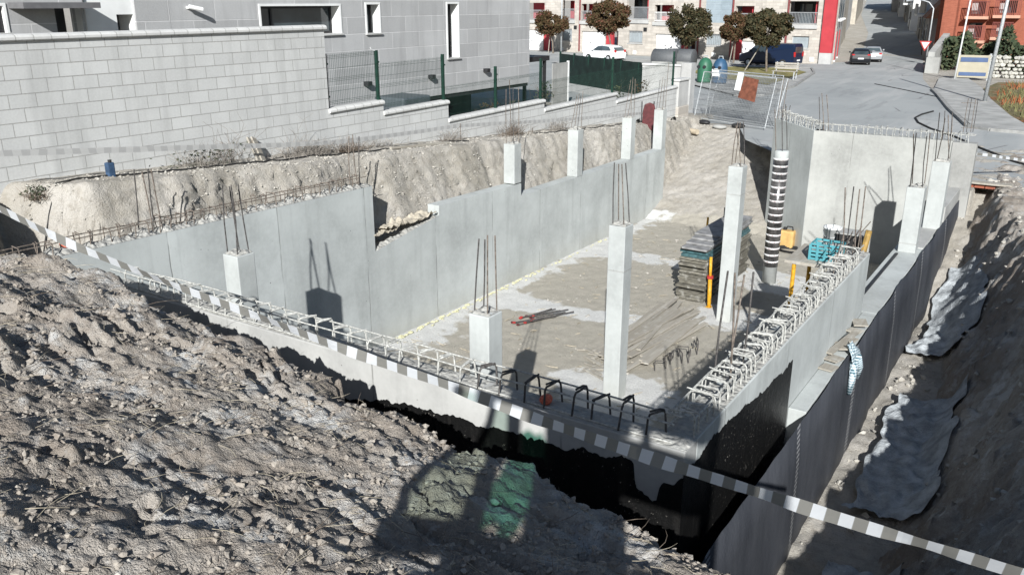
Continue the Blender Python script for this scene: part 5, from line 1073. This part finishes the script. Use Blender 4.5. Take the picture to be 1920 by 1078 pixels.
# vehicles
def wheel(t, x, y, z, r, w_, m_rim=M_steel):
    a = M().lathe((x, y, z), [(r * .6, -w_ / 2), (r * .97, -w_ / 2), (r, -w_ / 2 + .03), (r, w_ / 2 - .03), (r * .97, w_ / 2), (r * .6, w_ / 2)], 22, 'y').build('wheel', M_rubber, t, True)
    M().lathe((x, y, z), [(r * .12, -w_ / 2 - .02), (r * .58, -w_ / 2 - .005), (r * .6, 0), (r * .58, w_ / 2 + .005), (r * .12, w_ / 2 + .02)], 16, 'y').build('rim', m_rim, a)
def car(name, label, cat, prof, glassp, wid, tum, paintm, wheels, r, lights, rear=None, plate=True, zb=.28):
    """profile in x (forward -x) and z, symmetric in y"""
    t = thing(name, (0, 0, 0), label, cat)
    ztop = max(z for x, z in prof); zw = min(z for x, z in glassp)
    def yw(z): return wid / 2 - (max(0, z - zw) / (ztop - zw)) * tum - (.04 if z < .45 else 0)
    n = len(prof); m = M()
    rows = []
    for s in (-1, -.86, 0, .86, 1):
        rows.append([(x * (1 - .012 * (abs(s) > .9)), s * yw(z), z - (.03 if abs(s) > .9 and z > .5 else 0) + (.02 if s == 0 and z > zw else 0)) for x, z in prof])
    vs = [v for rw in rows for v in rw]; fs = []
    for k in range(4):
        for i in range(n): j = (i + 1) % n; fs.append((k * n + i, k * n + j, (k + 1) * n + j, (k + 1) * n + i))
    fs += [tuple(range(n)), tuple(reversed(range(4 * n, 5 * n)))]
    m.add(vs, fs); b = m.build('body', paintm, t, bevel=.03, seg=2)
    gp = glassp
    for s in (-1, 1):
        k = len(gp) ; m = M(); m.add([(x, s * (yw(z) + .012), z) for x, z in gp], [tuple(range(k))]); m.build('side_window', M_glass, t)
        m = M(); xm = sum(x for x, z in gp) / k; m.box((xm - .02, s * (yw(zw) + .016), zw - .5), (xm + .0, s * (yw(zw) + .02), ztop - .08)); m.build('door_seam', M_dark, t)
        m = M(); x_ = min(x for x, z in gp) + .12; m.box((x_ - .07, s * (wid / 2 + .02), zw + .02), (x_ + .07, s * (wid / 2 + .18), zw + .17)); m.build('mirror', paintm, t, bevel=.03)
    for (x, z, h_, nm, mt) in lights:
        for s in (-1, 1): M().box((x - .05, s * (wid / 2 - .32), z - h_ / 2), (x + .05, s * (wid / 2 - .06), z + h_ / 2)).build(nm, mt, t, bevel=.02)
    for x in wheels:
        for s in (-1, 1): wheel(t, x, s * (wid / 2 - .08), r, r, .2)
    M().box((min(x for x, z in prof) + .2, -wid / 2 + .1, zb - .08), (max(x for x, z in prof) - .2, wid / 2 - .1, zb + .02)).build('underbody', M_dark, t)
    if rear:
        (xa, za), (xb, zb2) = rear; m = M(); m.add([(xa + .02, -yw(za) + .14, za), (xa + .02, yw(za) - .14, za), (xb + .02, yw(zb2) - .16, zb2), (xb + .02, -yw(zb2) + .16, zb2)], [(0, 1, 2, 3)]); m.build('rear_window', M_glass, t)
    xr = max(x for x, z in prof)
    if plate: M().box((xr + .0, -.26, .55), (xr + .03, .26, .67)).build('number_plate', M_white, t)
    return t
hatch = [(-2.0, .3), (-2.03, .55), (-1.95, .72), (-1.2, .92), (-.95, .98), (-.25, 1.42), (.3, 1.48), (1.2, 1.42), (1.6, 1.3), (1.95, .95), (2.0, .6), (1.95, .3)]
hg = [(-.78, .98), (-.2, 1.36), (.3, 1.41), (1.15, 1.35), (1.5, 1.05)]
M_lamp = plain('clear_lamp', (.6, .6, .6), .15, .1); M_tail = plain('red_lamp', (.42, .02, .02), .25, .1)
def place(t, p, rz, s=1.): t.location = p; t.rotation_euler = (0, 0, rz); t.scale = (s, s, s)
fa = math.atan2(fd.y, fd.x)
def cpos(a, b, c): p, q = HZ(a, c, 2.1), HZ(b, c, 2.1); return ((p[0] + q[0]) / 2, (p[1] + q[1]) / 2, zst((p[0] + q[0]) / 2, (p[1] + q[1]) / 2) + .02)
t = car('parked_hatchback', 'white hatchback parked in front of the stone terrace behind the tree', 'car', hatch, hg, 1.7, .22, paint('white_car_paint', (.72, .73, .74)), (-1.28, 1.22), .31, [(-1.93, .72, .14, 'headlight', M_lamp), (1.93, .95, .22, 'tail_light', M_tail)], ((1.62, 1.28), (1.93, .98)))
place(t, cpos(1094, 1172, 115), fa - .1, .82)
van = [(-2.5, .35), (-2.55, .7), (-2.45, .98), (-1.75, 1.2), (-1.0, 1.88), (-.6, 1.95), (2.4, 1.95), (2.48, 1.7), (2.52, .9), (2.5, .35)]
vg = [(-1.55, 1.22), (-.95, 1.78), (-.1, 1.8), (-.1, 1.22)]
t = car('parked_van', 'navy blue panel van parked facing left beyond the lawn', 'van', van, vg, 1.9, .16, paint('navy_car_paint', (.006, .014, .04)), (-1.6, 1.55), .34, [(-2.44, .92, .2, 'headlight', M_lamp), (2.5, 1.1, .4, 'tail_light', M_tail)], ((2.49, 1.7), (2.52, 1.2)))
place(t, cpos(1386, 1501, 125.5), fa, .82); 
t = car('parked_hatchback', 'black hatchback seen from behind at the foot of the uphill street', 'car', hatch, hg, 1.75, .24, paint('black_car_paint', (.008, .009, .012)), (-1.28, 1.22), .32, [(-1.93, .72, .14, 'headlight', M_lamp), (1.93, .95, .12, 'tail_light', M_tail)], ((1.62, 1.28), (1.93, .98)))
p = cpos(1584, 1622, 123); place(t, (p[0], p[1] + 1.4, p[2]), R(-76), .76)
sed = [(-2.2, .3), (-2.22, .6), (-2.1, .78), (-1.3, .92), (-1.0, .96), (-.2, 1.40), (.5, 1.44), (1.1, 1.36), (1.75, 1.0), (2.15, .95), (2.22, .6), (2.18, .3)]
t = car('parked_sedan', 'silver car parked just beyond the black hatchback on the street', 'car', sed, [(-.8, .98), (-.15, 1.33), (.5, 1.37), (1.0, 1.31), (1.5, 1.02)], 1.75, .24, paint('silver_car_paint', (.27, .28, .29)), (-1.35, 1.35), .31, [(-2.1, .78, .12, 'headlight', M_lamp), (2.15, .85, .14, 'tail_light', M_tail)], ((1.2, 1.33), (1.7, 1.03)))
p = cpos(1606, 1630, 119); place(t, (p[0] + .1, p[1] + 2.6, p[2]), R(-78), .76)
# recycling igloos and grey containers
def igloo(p, c, label, paper):
    t = thing('recycling_igloo', p, label, 'recycling bin'); pr = [(.38, 0), (.41, .1), (.41, .75), (.38, 1.0), (.29, 1.2), (.15, 1.31), (.04, 1.34)]
    M().lathe(p, pr, 22).build('body', plain(label[:12].replace(' ', '_'), c, .5, .12, 4), t, True)
    for s in (-.24, .1): M().lathe((p[0] + s, p[1] - .37, p[2] + .85), [(.02, -.06), (.09, -.06), (.09, .03), (.02, .03)], 14, 'y').build('opening', M_dark, t)
    M().tube([(p[0] - .14, p[1], p[2] + 1.26), (p[0] - .1, p[1], p[2] + 1.44), (p[0] + .1, p[1], p[2] + 1.44), (p[0] + .14, p[1], p[2] + 1.26)], .03, 6).build('lifting_ring', M_steel, t)
    if paper: M().box((p[0] - .3, p[1] - .43, p[2] + .4), (p[0] + .1, p[1] - .405, p[2] + .8)).build('notice_sheet', M_white, t)
g = lambda a, b: (lambda p: (p[0], p[1], zst(p[0], p[1]) + .1))(HZ(a, b, 2.1))
igloo(g(1320, 158), (.03, .12, .07), 'green rounded recycling igloo behind the leaning mesh panels', False)
igloo(g(1348, 160), (.03, .08, .15), 'blue rounded recycling igloo with a white notice, beside the green one', True)
for k, (a, lb) in enumerate(((1245, 'grey wheeled waste container behind the green screen, left of its neighbour'), (1278, 'grey wheeled waste container just behind the pale pier'))):
    x, y, z = g(a, 150); t = thing('waste_container', (x, y, z), lb, 'container')
    M().prism([(-.62, .2), (-.68, 1.15), (.68, 1.15), (.62, .2)], -.5, .5, lambda u, v, d: (x + u, y + d, z + v)).build('body', MC_dark, t, bevel=.04)
    M().lathe((x - .7, y, z + 1.13), [(.5, 0), (.53, .02), (.53, 1.38), (.5, 1.4)], 18, 'x').build('lid', plain('lid_grey', (.09, .095, .10), .6, .1), t, True)
    for s in (-.5, .5): M().lathe((x + s, y - .4, z + .1), [(.03, -.03), (.1, -.03), (.1, .03), (.03, .03)], 12, 'x').build('wheel', M_rubber, t)
# green screen fence, garden wall, dark canopy and gate
t = thing('screened_fence', (-20, 39, 2.2), 'fence covered in dark green screen cloth on a low pale kerb behind the garden', 'fence')
A = Vector(HZ(1050, 153, 2.5)); B = Vector(HZ(1232, 184, 2.5)); sd = (B - A).normalized()
for k in range(7): p = A.lerp(B, k / 6); M().box((p.x - .04, p.y - .04, 2.2), (p.x + .04, p.y + .04, 4.02 - .02 * k)).build('post', M_greenw, t)
nx, nz = 60, 6; m = M()
for i in range(nx + 1):
    for j in range(nz + 1): p = A.lerp(B, i / nx); sgn = Vector((sd.y, -sd.x, 0)); w2 = .05 + .03 * math.sin(i * 1.3) * math.sin(j * .8); q = p + sgn * w2; m.v.append((q.x, q.y, 2.5 + 1.42 * j / nz))
m.f = [(i * (nz + 1) + j, (i + 1) * (nz + 1) + j, (i + 1) * (nz + 1) + j + 1, i * (nz + 1) + j + 1) for i in range(nx) for j in range(nz)]; m.mi = [0] * len(m.f)
m.build('screen_cloth', plain('dark_green_cloth', (.006, .017, .014), .8, .3, 3), t)
M().bar(A + Vector((0, 0, -.25)), B + Vector((0, 0, -.25)), .22, .5).build('base_wall', MC_house, t)
t = thing('garden_wall', (-17, 37.5, 2.1), 'short pale rendered wall with capped end pier right of the green screen', 'wall')
p0 = HZ(1232, 184, 2.5); p1 = HZ(1292, 150, 2.5); q = HY(1282, 117, 33.5)
M().box((-16.2, 34.9, 1.9), (-14.35, 35.1, 3.9)).build('wall', MC_house, t); M().box((-14.35, 34.75, 1.9), (-13.9, 35.25, 4.05)).build('end_pier', MC_house, t, bevel=.01); M().box((-16.2, 34.85, 3.9), (-14.36, 35.15, 3.97)).build('cap', M_coping, t)
t = thing('carport', (-17.5, 30, 2.4), 'low dark flat canopy on thin posts beside the grey house corner', 'carport')
a = HX(1035, 102, -16.5); M().box((-21, 25.8, 4.45), (-16.6, a[1], 4.62)).build('roof', M_dark, t); 
for yy in (26.2, a[1] - .2): M().box((-16.75, yy - .05, 1.9), (-16.65, yy + .05, 4.45)).build('post', M_dark, t)
M().box((-20.9, 26.0, 1.9), (-20.7, a[1], 4.4)).build('back_screen', M_dark, t)
t = thing('gate_leaf', (-18, 31.5, 2.4), 'white edged grey gate panel standing left of the green screen', 'gate'); p0 = HX(1036, 108, -19); p1 = HX(1046, 165, -19)
M().box((-19.02, p0[1], 2.2), (-18.98, p1[1] + .8, 4.0)).build('panel', MC_dark, t); M().box((-19.04, p1[1] + .8, 2.2), (-18.96, p1[1] + .9, 4.05)).build('edge_post', M_white, t)
# leaning mesh panels across the site entrance
A = Vector((-12.55, 32.0, 2.22)); B = Vector((-9.35, 30.7, 2.2)); dv = (B - A); L_ = dv.length; dv.normalize(); back = Vector((-dv.y, dv.x, 0))
M_mesh = plain('dull_zinc_wire', (.22, .23, .235), .6, .2, 12)
def mesh_panel(o, ln, h_, lean, label, shift):
    t = thing('mesh_barrier', o, label, 'fence panel', 'mesh panels leaning at the site entrance'); u = Vector((0, 0, 1)) * math.cos(lean) + back * math.sin(lean)
    P = lambda s, v: o + dv * s + u * v
    m = M(); m.tube([P(0, 0), P(0, h_), P(ln, h_), P(ln, 0), P(0, 0)], .02, 6); m.build('frame', M_steel, t)
    m = M()
    for i in range(int(ln / .07)): m.tube([P(.07 * i, .02), P(.07 * i, h_ - .02)], .006, 3, False)
    for j in range(int(h_ / .2)): m.tube([P(0, .2 * j + .1) + back * -.01, P(ln, .2 * j + .1) + back * -.01], .007, 3, False)
    m.build('wire_mesh', M_mesh, t)
mesh_panel(A, L_, 1.75, .22, 'galvanised mesh panel leaning across the site entrance, frontmost of the set', 0)
mesh_panel(A + back * .5 + dv * .1, L_ - .1, 1.8, .14, 'galvanised mesh panel standing behind the frontmost leaning panel', 0)
mesh_panel(A + back * .95 - dv * .15, L_ - .2, 1.7, .3, 'galvanised mesh panel at the rear of the leaning set', 0)
t = thing('rusty_plate', A + dv * 2.3 + back * .4, 'rust brown sheet tied to the upper right of the mesh panels', 'plate'); u = Vector((0, 0, 1)) * .975 + back * .22
m = M(); P = lambda s, v, d: A + dv * s + u * v + back * (-.05 + d); m.add([P(1.95, .95, 0), P(2.75, .85, 0), P(2.7, 1.65, 0), P(2.05, 1.72, 0), P(1.95, .95, .03), P(2.75, .85, .03), P(2.7, 1.65, .03), P(2.05, 1.72, .03)], [(0, 1, 2, 3), (7, 6, 5, 4), (0, 4, 5, 1), (1, 5, 6, 2), (2, 6, 7, 3), (3, 7, 4, 0)]); m.build('sheet', plain('rust_brown', (.17, .06, .035), .85, .3, 6), t)
t = thing('white_notice', A + dv * 1.8, 'white upright notice card fixed on the mesh beside the rusty sheet', 'notice'); m = M(); m.add([P(1.72, 1.2, -.02), P(2.0, 1.2, -.02), P(2.0, 1.85, -.02), P(1.72, 1.85, -.02), P(1.72, 1.2, -.01), P(2.0, 1.2, -.01), P(2.0, 1.85, -.01), P(1.72, 1.85, -.01)], [(0, 1, 2, 3), (7, 6, 5, 4), (0, 4, 5, 1), (1, 5, 6, 2), (2, 6, 7, 3), (3, 7, 4, 0)]); m.build('card', M_white, t)
t = thing('park_bench', g(1470, 152), 'grey slatted bench on the lawn island facing the street', 'bench'); x, y, z = ROOTLOC[t.name]
for k in range(4): M().box((x - .7, y - .25 + k * .13, z + .43), (x + .7, y - .15 + k * .13, z + .46)).build('seat_slat', M_timber, t)
for k in range(3): M().box((x - .7, y + .28 + .03 * k, z + .55 + k * .13), (x + .7, y + .31 + .03 * k, z + .65 + k * .13)).build('back_slat', M_timber, t)
for s in (-.6, .6): M().bar((x + s, y - .3, z), (x + s, y - .2, z + .43), .05, .05).bar((x + s, y + .25, z), (x + s, y + .38, z + .95), .05, .05).build('leg', M_steel, t)
# lamp posts, poles, signs
def pole(name, b, topz, r, label, arm=None, cat='pole', group=None, mat=M_steel, lean=(0, 0)):
    p = g(*b); t = thing(name, p, label, cat, group); pts = [p, (p[0] + lean[0], p[1] + lean[1], topz)]
    if arm: pts += [(p[0] + arm[0] * .25, p[1] + arm[1] * .25, topz + arm[2] * .7), (p[0] + arm[0] * .6, p[1] + arm[1] * .6, topz + arm[2] * .97), (p[0] + arm[0], p[1] + arm[1], topz + arm[2])]
    M().tube(pts, [r] + [r * .75] * (len(pts) - 1), 10).build('shaft', mat, t, True)
    M().box((p[0] - .16, p[1] - .16, p[2] - .1), (p[0] + .16, p[1] + .16, p[2] + .02)).build('base_plate', M_kerb, t)
    if arm: e = pts[-1]; M().tube([e, (e[0] + arm[0] * .35, e[1] + arm[1] * .35, e[2] - .05)], [.06, .11], 8).build('lamp_head', M_steel, t)
    return t
pole('street_lamp', (1845, 195), 9.0, .085, 'thick grey lamp post at the corner of the dry grass lot', cat='lamp post', lean=(.35, 0))
pole('street_lamp', (1052, 101), 9.5, .08, 'grey lamp post in front of the terrace near the grey house', cat='lamp post')
pole('street_lamp', (1735, 121), 6.0, .06, 'curved lamp post by the yield sign on the uphill street', (-1.4, 0, .6), 'lamp post')
pole('street_lamp', (1752, 75), 7.6, .06, 'taller curved lamp post before the orange building', (-1.8, 0, .7), 'lamp post')
for k, (b, lb) in enumerate((((1772, 110), 'leftmost of the thin pale poles near the sign board'), ((1789, 152), 'thin pale pole at the left edge of the cream sign board'), ((1812, 103), 'thin short pale pole behind the hedge'), ((1841, 105), 'thin pale pole rising behind the cream sign board'))):
    pole('flag_pole', b, 9.5 if k != 2 else 4.2, .05, lb, cat='pole', group='thin pale poles around the sign board', mat=M_white, lean=(.3, 0))
p = g(1735, 121); t = thing('yield_sign', (p[0] - .05, p[1] - .1, p[2] + 2), 'small white triangular yield sign with a red rim on the curved lamp post', 'sign'); c = HY(1735, 84, p[1] - .1)
tri = lambda s: [(-s, s * .58), (s, s * .58), (0, -s * 1.15)]
M().prism(tri(.42), 0, .02, lambda u, v, d: (c[0] + u, c[1] - d, c[2] + v)).build('plate', M_red, t); M().prism(tri(.28), .021, .026, lambda u, v, d: (c[0] + u, c[1] - d, c[2] + v)).build('face', M_white, t)
a = g(1792, 150); b_ = g(1850, 152); t = thing('sign_board', a, 'cream sign board with two dark blue bands at the edge of the grass lot', 'sign board')
z0, z1 = a[2] + .05, HY(1820, 104, a[1])[2]
def sb(m, z0, z1, d): return m.bar((a[0], a[1] - d, (z0 + z1) / 2), (b_[0], b_[1] - d, (z0 + z1) / 2), .06, z1 - z0)
sb(M(), z0, z1, 0).build('panel', plain('cream_paint', (.36, .33, .25), .6, .06, 3), t)
for q0, q1 in ((.08, .24), (.70, .90)): h_ = z1 - z0; M().bar((a[0] + .1, a[1] - .04, z0 + h_ * (q0 + q1) / 2), (b_[0] - .1, b_[1] - .04, z0 + h_ * (q0 + q1) / 2), .02, h_ * (q1 - q0)).build('blue_band', plain('slate_blue_paint', (.06, .10, .20), .6, .1, 3), t)
for q in (a, b_): M().box((q[0] - .05, q[1] + .04, q[2] - .1), (q[0] + .05, q[1] + .14, z1 + .1)).build('post', M_steel, t)
# white stone wall and hedge right
t = thing('stone_wall', (-2, 60, 2.1), 'low wall of white rough stones behind the sign board', 'wall'); m = M(); rr = random.Random(12)
for j in range(6):
    for i in range(70):
        x = -5.6 + i * .26 + rr.uniform(-.08, .08) + (j % 2) * .19; y = 60.5 - i * .02 + rr.uniform(-.12, .12); s = rr.uniform(.12, .2); z = zst(x, y) + .1 + j * .22
        m.add([(x + c[0] * s * rr.uniform(.8, 1.2), y + c[1] * s, z + c[2] * s * .8 * rr.uniform(.85, 1.2)) for c in ico_v], [tuple(f_) for f_ in ico_f])
m.build('stones', plain('white_stone', (.42, .41, .37), .95, .3, 6, bump=.6), t)
t = thing('street_rubble_wall', (-8.9, 62, 2.1), 'short shadowed stone wall at the corner of the uphill street', 'wall')
M().box((-8.9, 62, 1.9), (-8.1, 62.5, 3.1)).build('front', MC_dark, t); M().prism([(62.5, 1.9), (68, 1.9), (68, 4.4), (62.5, 3.4)], -8.9, -8.5, lambda u, v, d: (d, u, v)).build('flank', MC_dark, t)
for k, (x0, x1, y0, hh, lb) in enumerate(((-8.4, -5.2, 66, 2.4, 'dark clipped hedge at the left below the orange building'), (-5.2, 3.5, 64, 2.7, 'long dark hedge behind the white stone wall'))):
    t = thing('hedge', ((x0 + x1) / 2, y0, 2.1), lb, 'hedge', 'hedges below the orange building'); rr = random.Random(k + 30); m = M(); n = 5200 if k else 2600
    for i in range(n):
        x = rr.uniform(x0, x1); q = .8 + .2 * math.sin(x * 2.3) + .1 * math.sin(x * 5.1); y = y0 + rr.gauss(0, .55); z = zst(x, y0) + hh * q * rr.uniform(0, 1) ** .6
        a = Vector((rr.gauss(0, 1), rr.gauss(0, 1), rr.gauss(0, 1))).normalized(); b = a.orthogonal().normalized(); s = rr.uniform(.09, .2); p = Vector((x, y, z)); m.add([p - a * s, p + b * s * .6, p + a * s, p - b * s * .6], [(0, 1, 2, 3)])
    m.build('foliage', M_leaf3, t)
# orange apartment building
t = thing('apartment_building', (-4, 92, 3), 'orange brick apartment block with recessed balconies on the right of the street', 'building')
OY = 74.0
def OP(a, b): q = HY(a, b, OY); return q[0], q[2]
x0 = OP(1758, 40)[0]; x1 = OP(2010, 40)[0]
hs = []
for (a, b, c, d) in ((1824, 2, 1846, 27), (1817, 43, 1838, 72), (1876, 2, 1905, 25), (1870, 45, 1889, 66)): q = OP(a, b); w2 = OP(c, d); hs.append((q[0], w2[0], w2[1], q[1]))
hs2 = [(a, b, c + 3, d + 3) for a, b, c, d in hs[::2]]; allh = hs + hs2
us = sorted({x0, x1, *[q for h in allh for q in h[:2]]}); vs = sorted({2, 13, *[q for h in allh for q in h[2:]]}); m = M()
for a, b in zip(us, us[1:]):
    for c, d in zip(vs, vs[1:]):
        if any(h[0] < (a + b) / 2 < h[1] and h[2] < (c + d) / 2 < h[3] for h in allh): continue
        m.box((a, OY, c), (b, OY + .5, d))
m.box((x0, OY + .5, 2), (x0 + .4, OY + 14, 13)).box((x0 - .2, OY - .3, 13), (x1, OY + 14, 13.4)); m.build('wall', M_orange, t)
for a, b, c, d in allh:
    M().box((a - .1, OY + .8, c), (b + .1, OY + .9, d)).build('window', M_glass, t); f = M().box((a - .25, OY - .9, c - .35), (b + .35, OY - .002, c - .15)).build('balcony_slab', plain('pale_orange_slab', (.50, .28, .20), .8, .1), t)
    m = M(); n = 14
    for i in range(n + 1): u = a - .2 + (b - a + .5) * i / n; m.box((u - .02, OY - .88, c - .15), (u + .02, OY - .84, c + .85))
    m.box((a - .22, OY - .9, c + .85), (b + .32, OY - .82, c + .9)); m.build('railing', plain('red_railing', (.18, .05, .04), .5, .1), f)
    M().box((a, OY + .3, c), (a + (b - a) * .45, OY + .36, d - .1)).build('blind', MC_house, t)
a_, z_ = OP(1770, 40); M().box((a_, OY - 1.2, 2), (a_ + .9, OY - .002, 13)).build('brick_bay', M_orange, t)
M().box((x0, OY - .35, 3.2), (x1, OY - .003, 3.5)).build('string_course', plain('salmon_band', (.48, .24, .17), .8, .1), t)
# houses up the street, right side in shade
def house(label, x, y, w_, dp, h_, mat, wins_, roofm=None, rz=R(11), balc=None, zb=None):
    z = (zb if zb is not None else zst(x, y)) - .3; t = thing('street_house', (x, y, z), label, 'house', 'houses up the hill street')
    c, s_ = math.cos(rz), math.sin(rz)
    def Q(u, v, d): return (x + u * c - d * s_, y + u * s_ + d * c, z + v)   # u across, d depth (along street), front corner at origin
    m = M(); m.prism([(0, 0), (w_, 0), (w_, h_), (0, h_)], 0, dp, Q); m.build('wall', mat, t)
    m = M(); m.prism([(-.3, h_), (w_ + .3, h_), (w_ / 2, h_ + 1.6)], -.2, dp + .2, Q); m.build('roof', roofm or plain('terracotta_tile', (.26, .14, .09), .9, .25, 6), t)
    for (face, a, v, ww, hh) in wins_:
        m = M()
        if face == 's': m.prism([(a, v), (a + ww, v), (a + ww, v + hh), (a, v + hh)], -.04, .02, lambda u, q, d: Q(d, q, u))
        else: m.prism([(a, v), (a + ww, v), (a + ww, v + hh), (a, v + hh)], -.03, .02, Q)
        f = m.build('window' if v > .6 else 'door', M_glass if v > .6 else plain('dark_wood_door', (.05, .035, .025), .6, .2), t)
        m = M()
        if face == 's': m.prism([(a - .1, v - .1), (a + ww + .1, v - .1), (a + ww + .1, v), (a - .1, v)], -.12, .0, lambda u, q, d: Q(d, q, u))
        else: m.prism([(a - .1, v - .1), (a + ww + .1, v - .1), (a + ww + .1, v), (a - .1, v)], -.1, 0., Q)
        m.build('sill', MC_house, f)
    if balc:
        a, v, ww = balc; m = M(); m.prism([(a, v), (a + ww, v), (a + ww, v + .2), (a, v + .2)], -1.0, 0, lambda u, q, d: Q(d, q, u)); f = m.build('balcony_slab', M_white, t)
        m = M(); m.prism([(a, v + .2), (a + ww, v + .2), (a + ww, v + 1.1), (a, v + 1.1)], -1.0, -.95, lambda u, q, d: Q(d, q, u)); m.build('balcony_front', M_rail, f)
    return t
SW = [('s', 1.2, 1.6, 1, 1.3), ('s', 4.0, 0.3, 1.1, 2.1), ('s', 6.5, 1.6, 1, 1.3), ('s', 1.2, 4.6, 1, 1.4), ('s', 4.0, 4.6, 1, 1.4), ('s', 6.5, 4.6, 1, 1.4), ('f', 1.2, 4.6, 1.1, 1.4), ('f', 1.2, 1.4, 1, 1.3)]
M_wr = plain('white_render', (.70, .70, .68), .8, .08, 1); M_gr = plain('grey_old_render', (.30, .29, .27), .9, .25, .8); M_st = plain('old_stone_render', (.36, .33, .28), .9, .3, 1.2)
house('low grey house first on the shaded side of the hill street', -11.4, 78, 2.0, 6.5, 3.4, M_gr, SW[:3])
house('white house with projecting upper floor on the shaded side of the hill street', -12.6, 86, 3.2, 8, 9, M_wr, SW, balc=(1, 3.2, 7))
house('low brown stone house on the shaded side further up the hill street', -14.6, 96, 7, 12, 5.2, M_st, SW[:3])
house('second white house further up the hill street', -18.3, 112, 8, 12, 8.6, M_wr, SW, balc=(2, 3.2, 5))
house('grey stone house high up on the shaded side of the hill street', -21.8, 129, 9, 12, 7.5, M_st, SW)
house('small pale house near the top of the hill street', -25.2, 143, 9, 12, 7.8, M_wr, SW)
house('dark old house at the top of the shaded side of the street', -29, 158, 10, 20, 9, M_gr, SW)
house('long pale house on the sunny side of the hill street', -31, 84, 11.2, 14, 8.5, M_st, [('f', 8.5, 4.6, 1.1, 1.4)])
house('tan house on the sunny side further up the hill street', -35, 99, 12, 20, 8.5, MC_house, [])
house('stone house near the top on the sunny side of the street', -41, 122, 14, 40, 9, M_st, [])
house('wide house closing the top of the hill street', -62, 236, 34, 12, 9, M_wr, SW)
house('orange house at the far right edge behind the hedge', 8, 100, 12, 10, 9, M_orange, SW)
# overhead and long distance terrain
M_hill = plain('far_hill_scrub', (.16, .15, .10), .95, .3, .03, bump=0)
hx, hy_ = np.meshgrid(np.linspace(-500, 400, 60), np.linspace(270, 900, 24)); struct(grid_obj('hills', hx, hy_, 10 + np.clip((hy_ - 270) / 200, 0, 1) * 45 + 14 * fbm(hx * .006, hy_ * .006, 500, 4), M_hill))
# black hose snaking over the street and overhead cable line
ps = [HZ(a, b, 2.16) for a, b in ((1750, 208), (1728, 214), (1716, 220), (1722, 229), (1745, 240), (1790, 255), (1830, 273), (1900, 301), (1960, 318))]
tag(M().tube([(p[0], p[1], (2.14 if p[1] > 25.5 else gz(p[0], p[1]) + .03)) for p in ps], .035, 6).build('street_hose', M_rubber), 'black hose curling over the road surface behind the back wall', 'hose')
ps = [HZ(a, b, 2.12) for a, b in ((1640, 158), (1700, 170), (1770, 185), (1830, 194))]
tag(M().tube([(p[0], p[1], 2.13) for p in ps], .02, 5).build('street_cable', M_rubber), 'thin dark cable lying across the road towards the thick lamp post', 'cable')
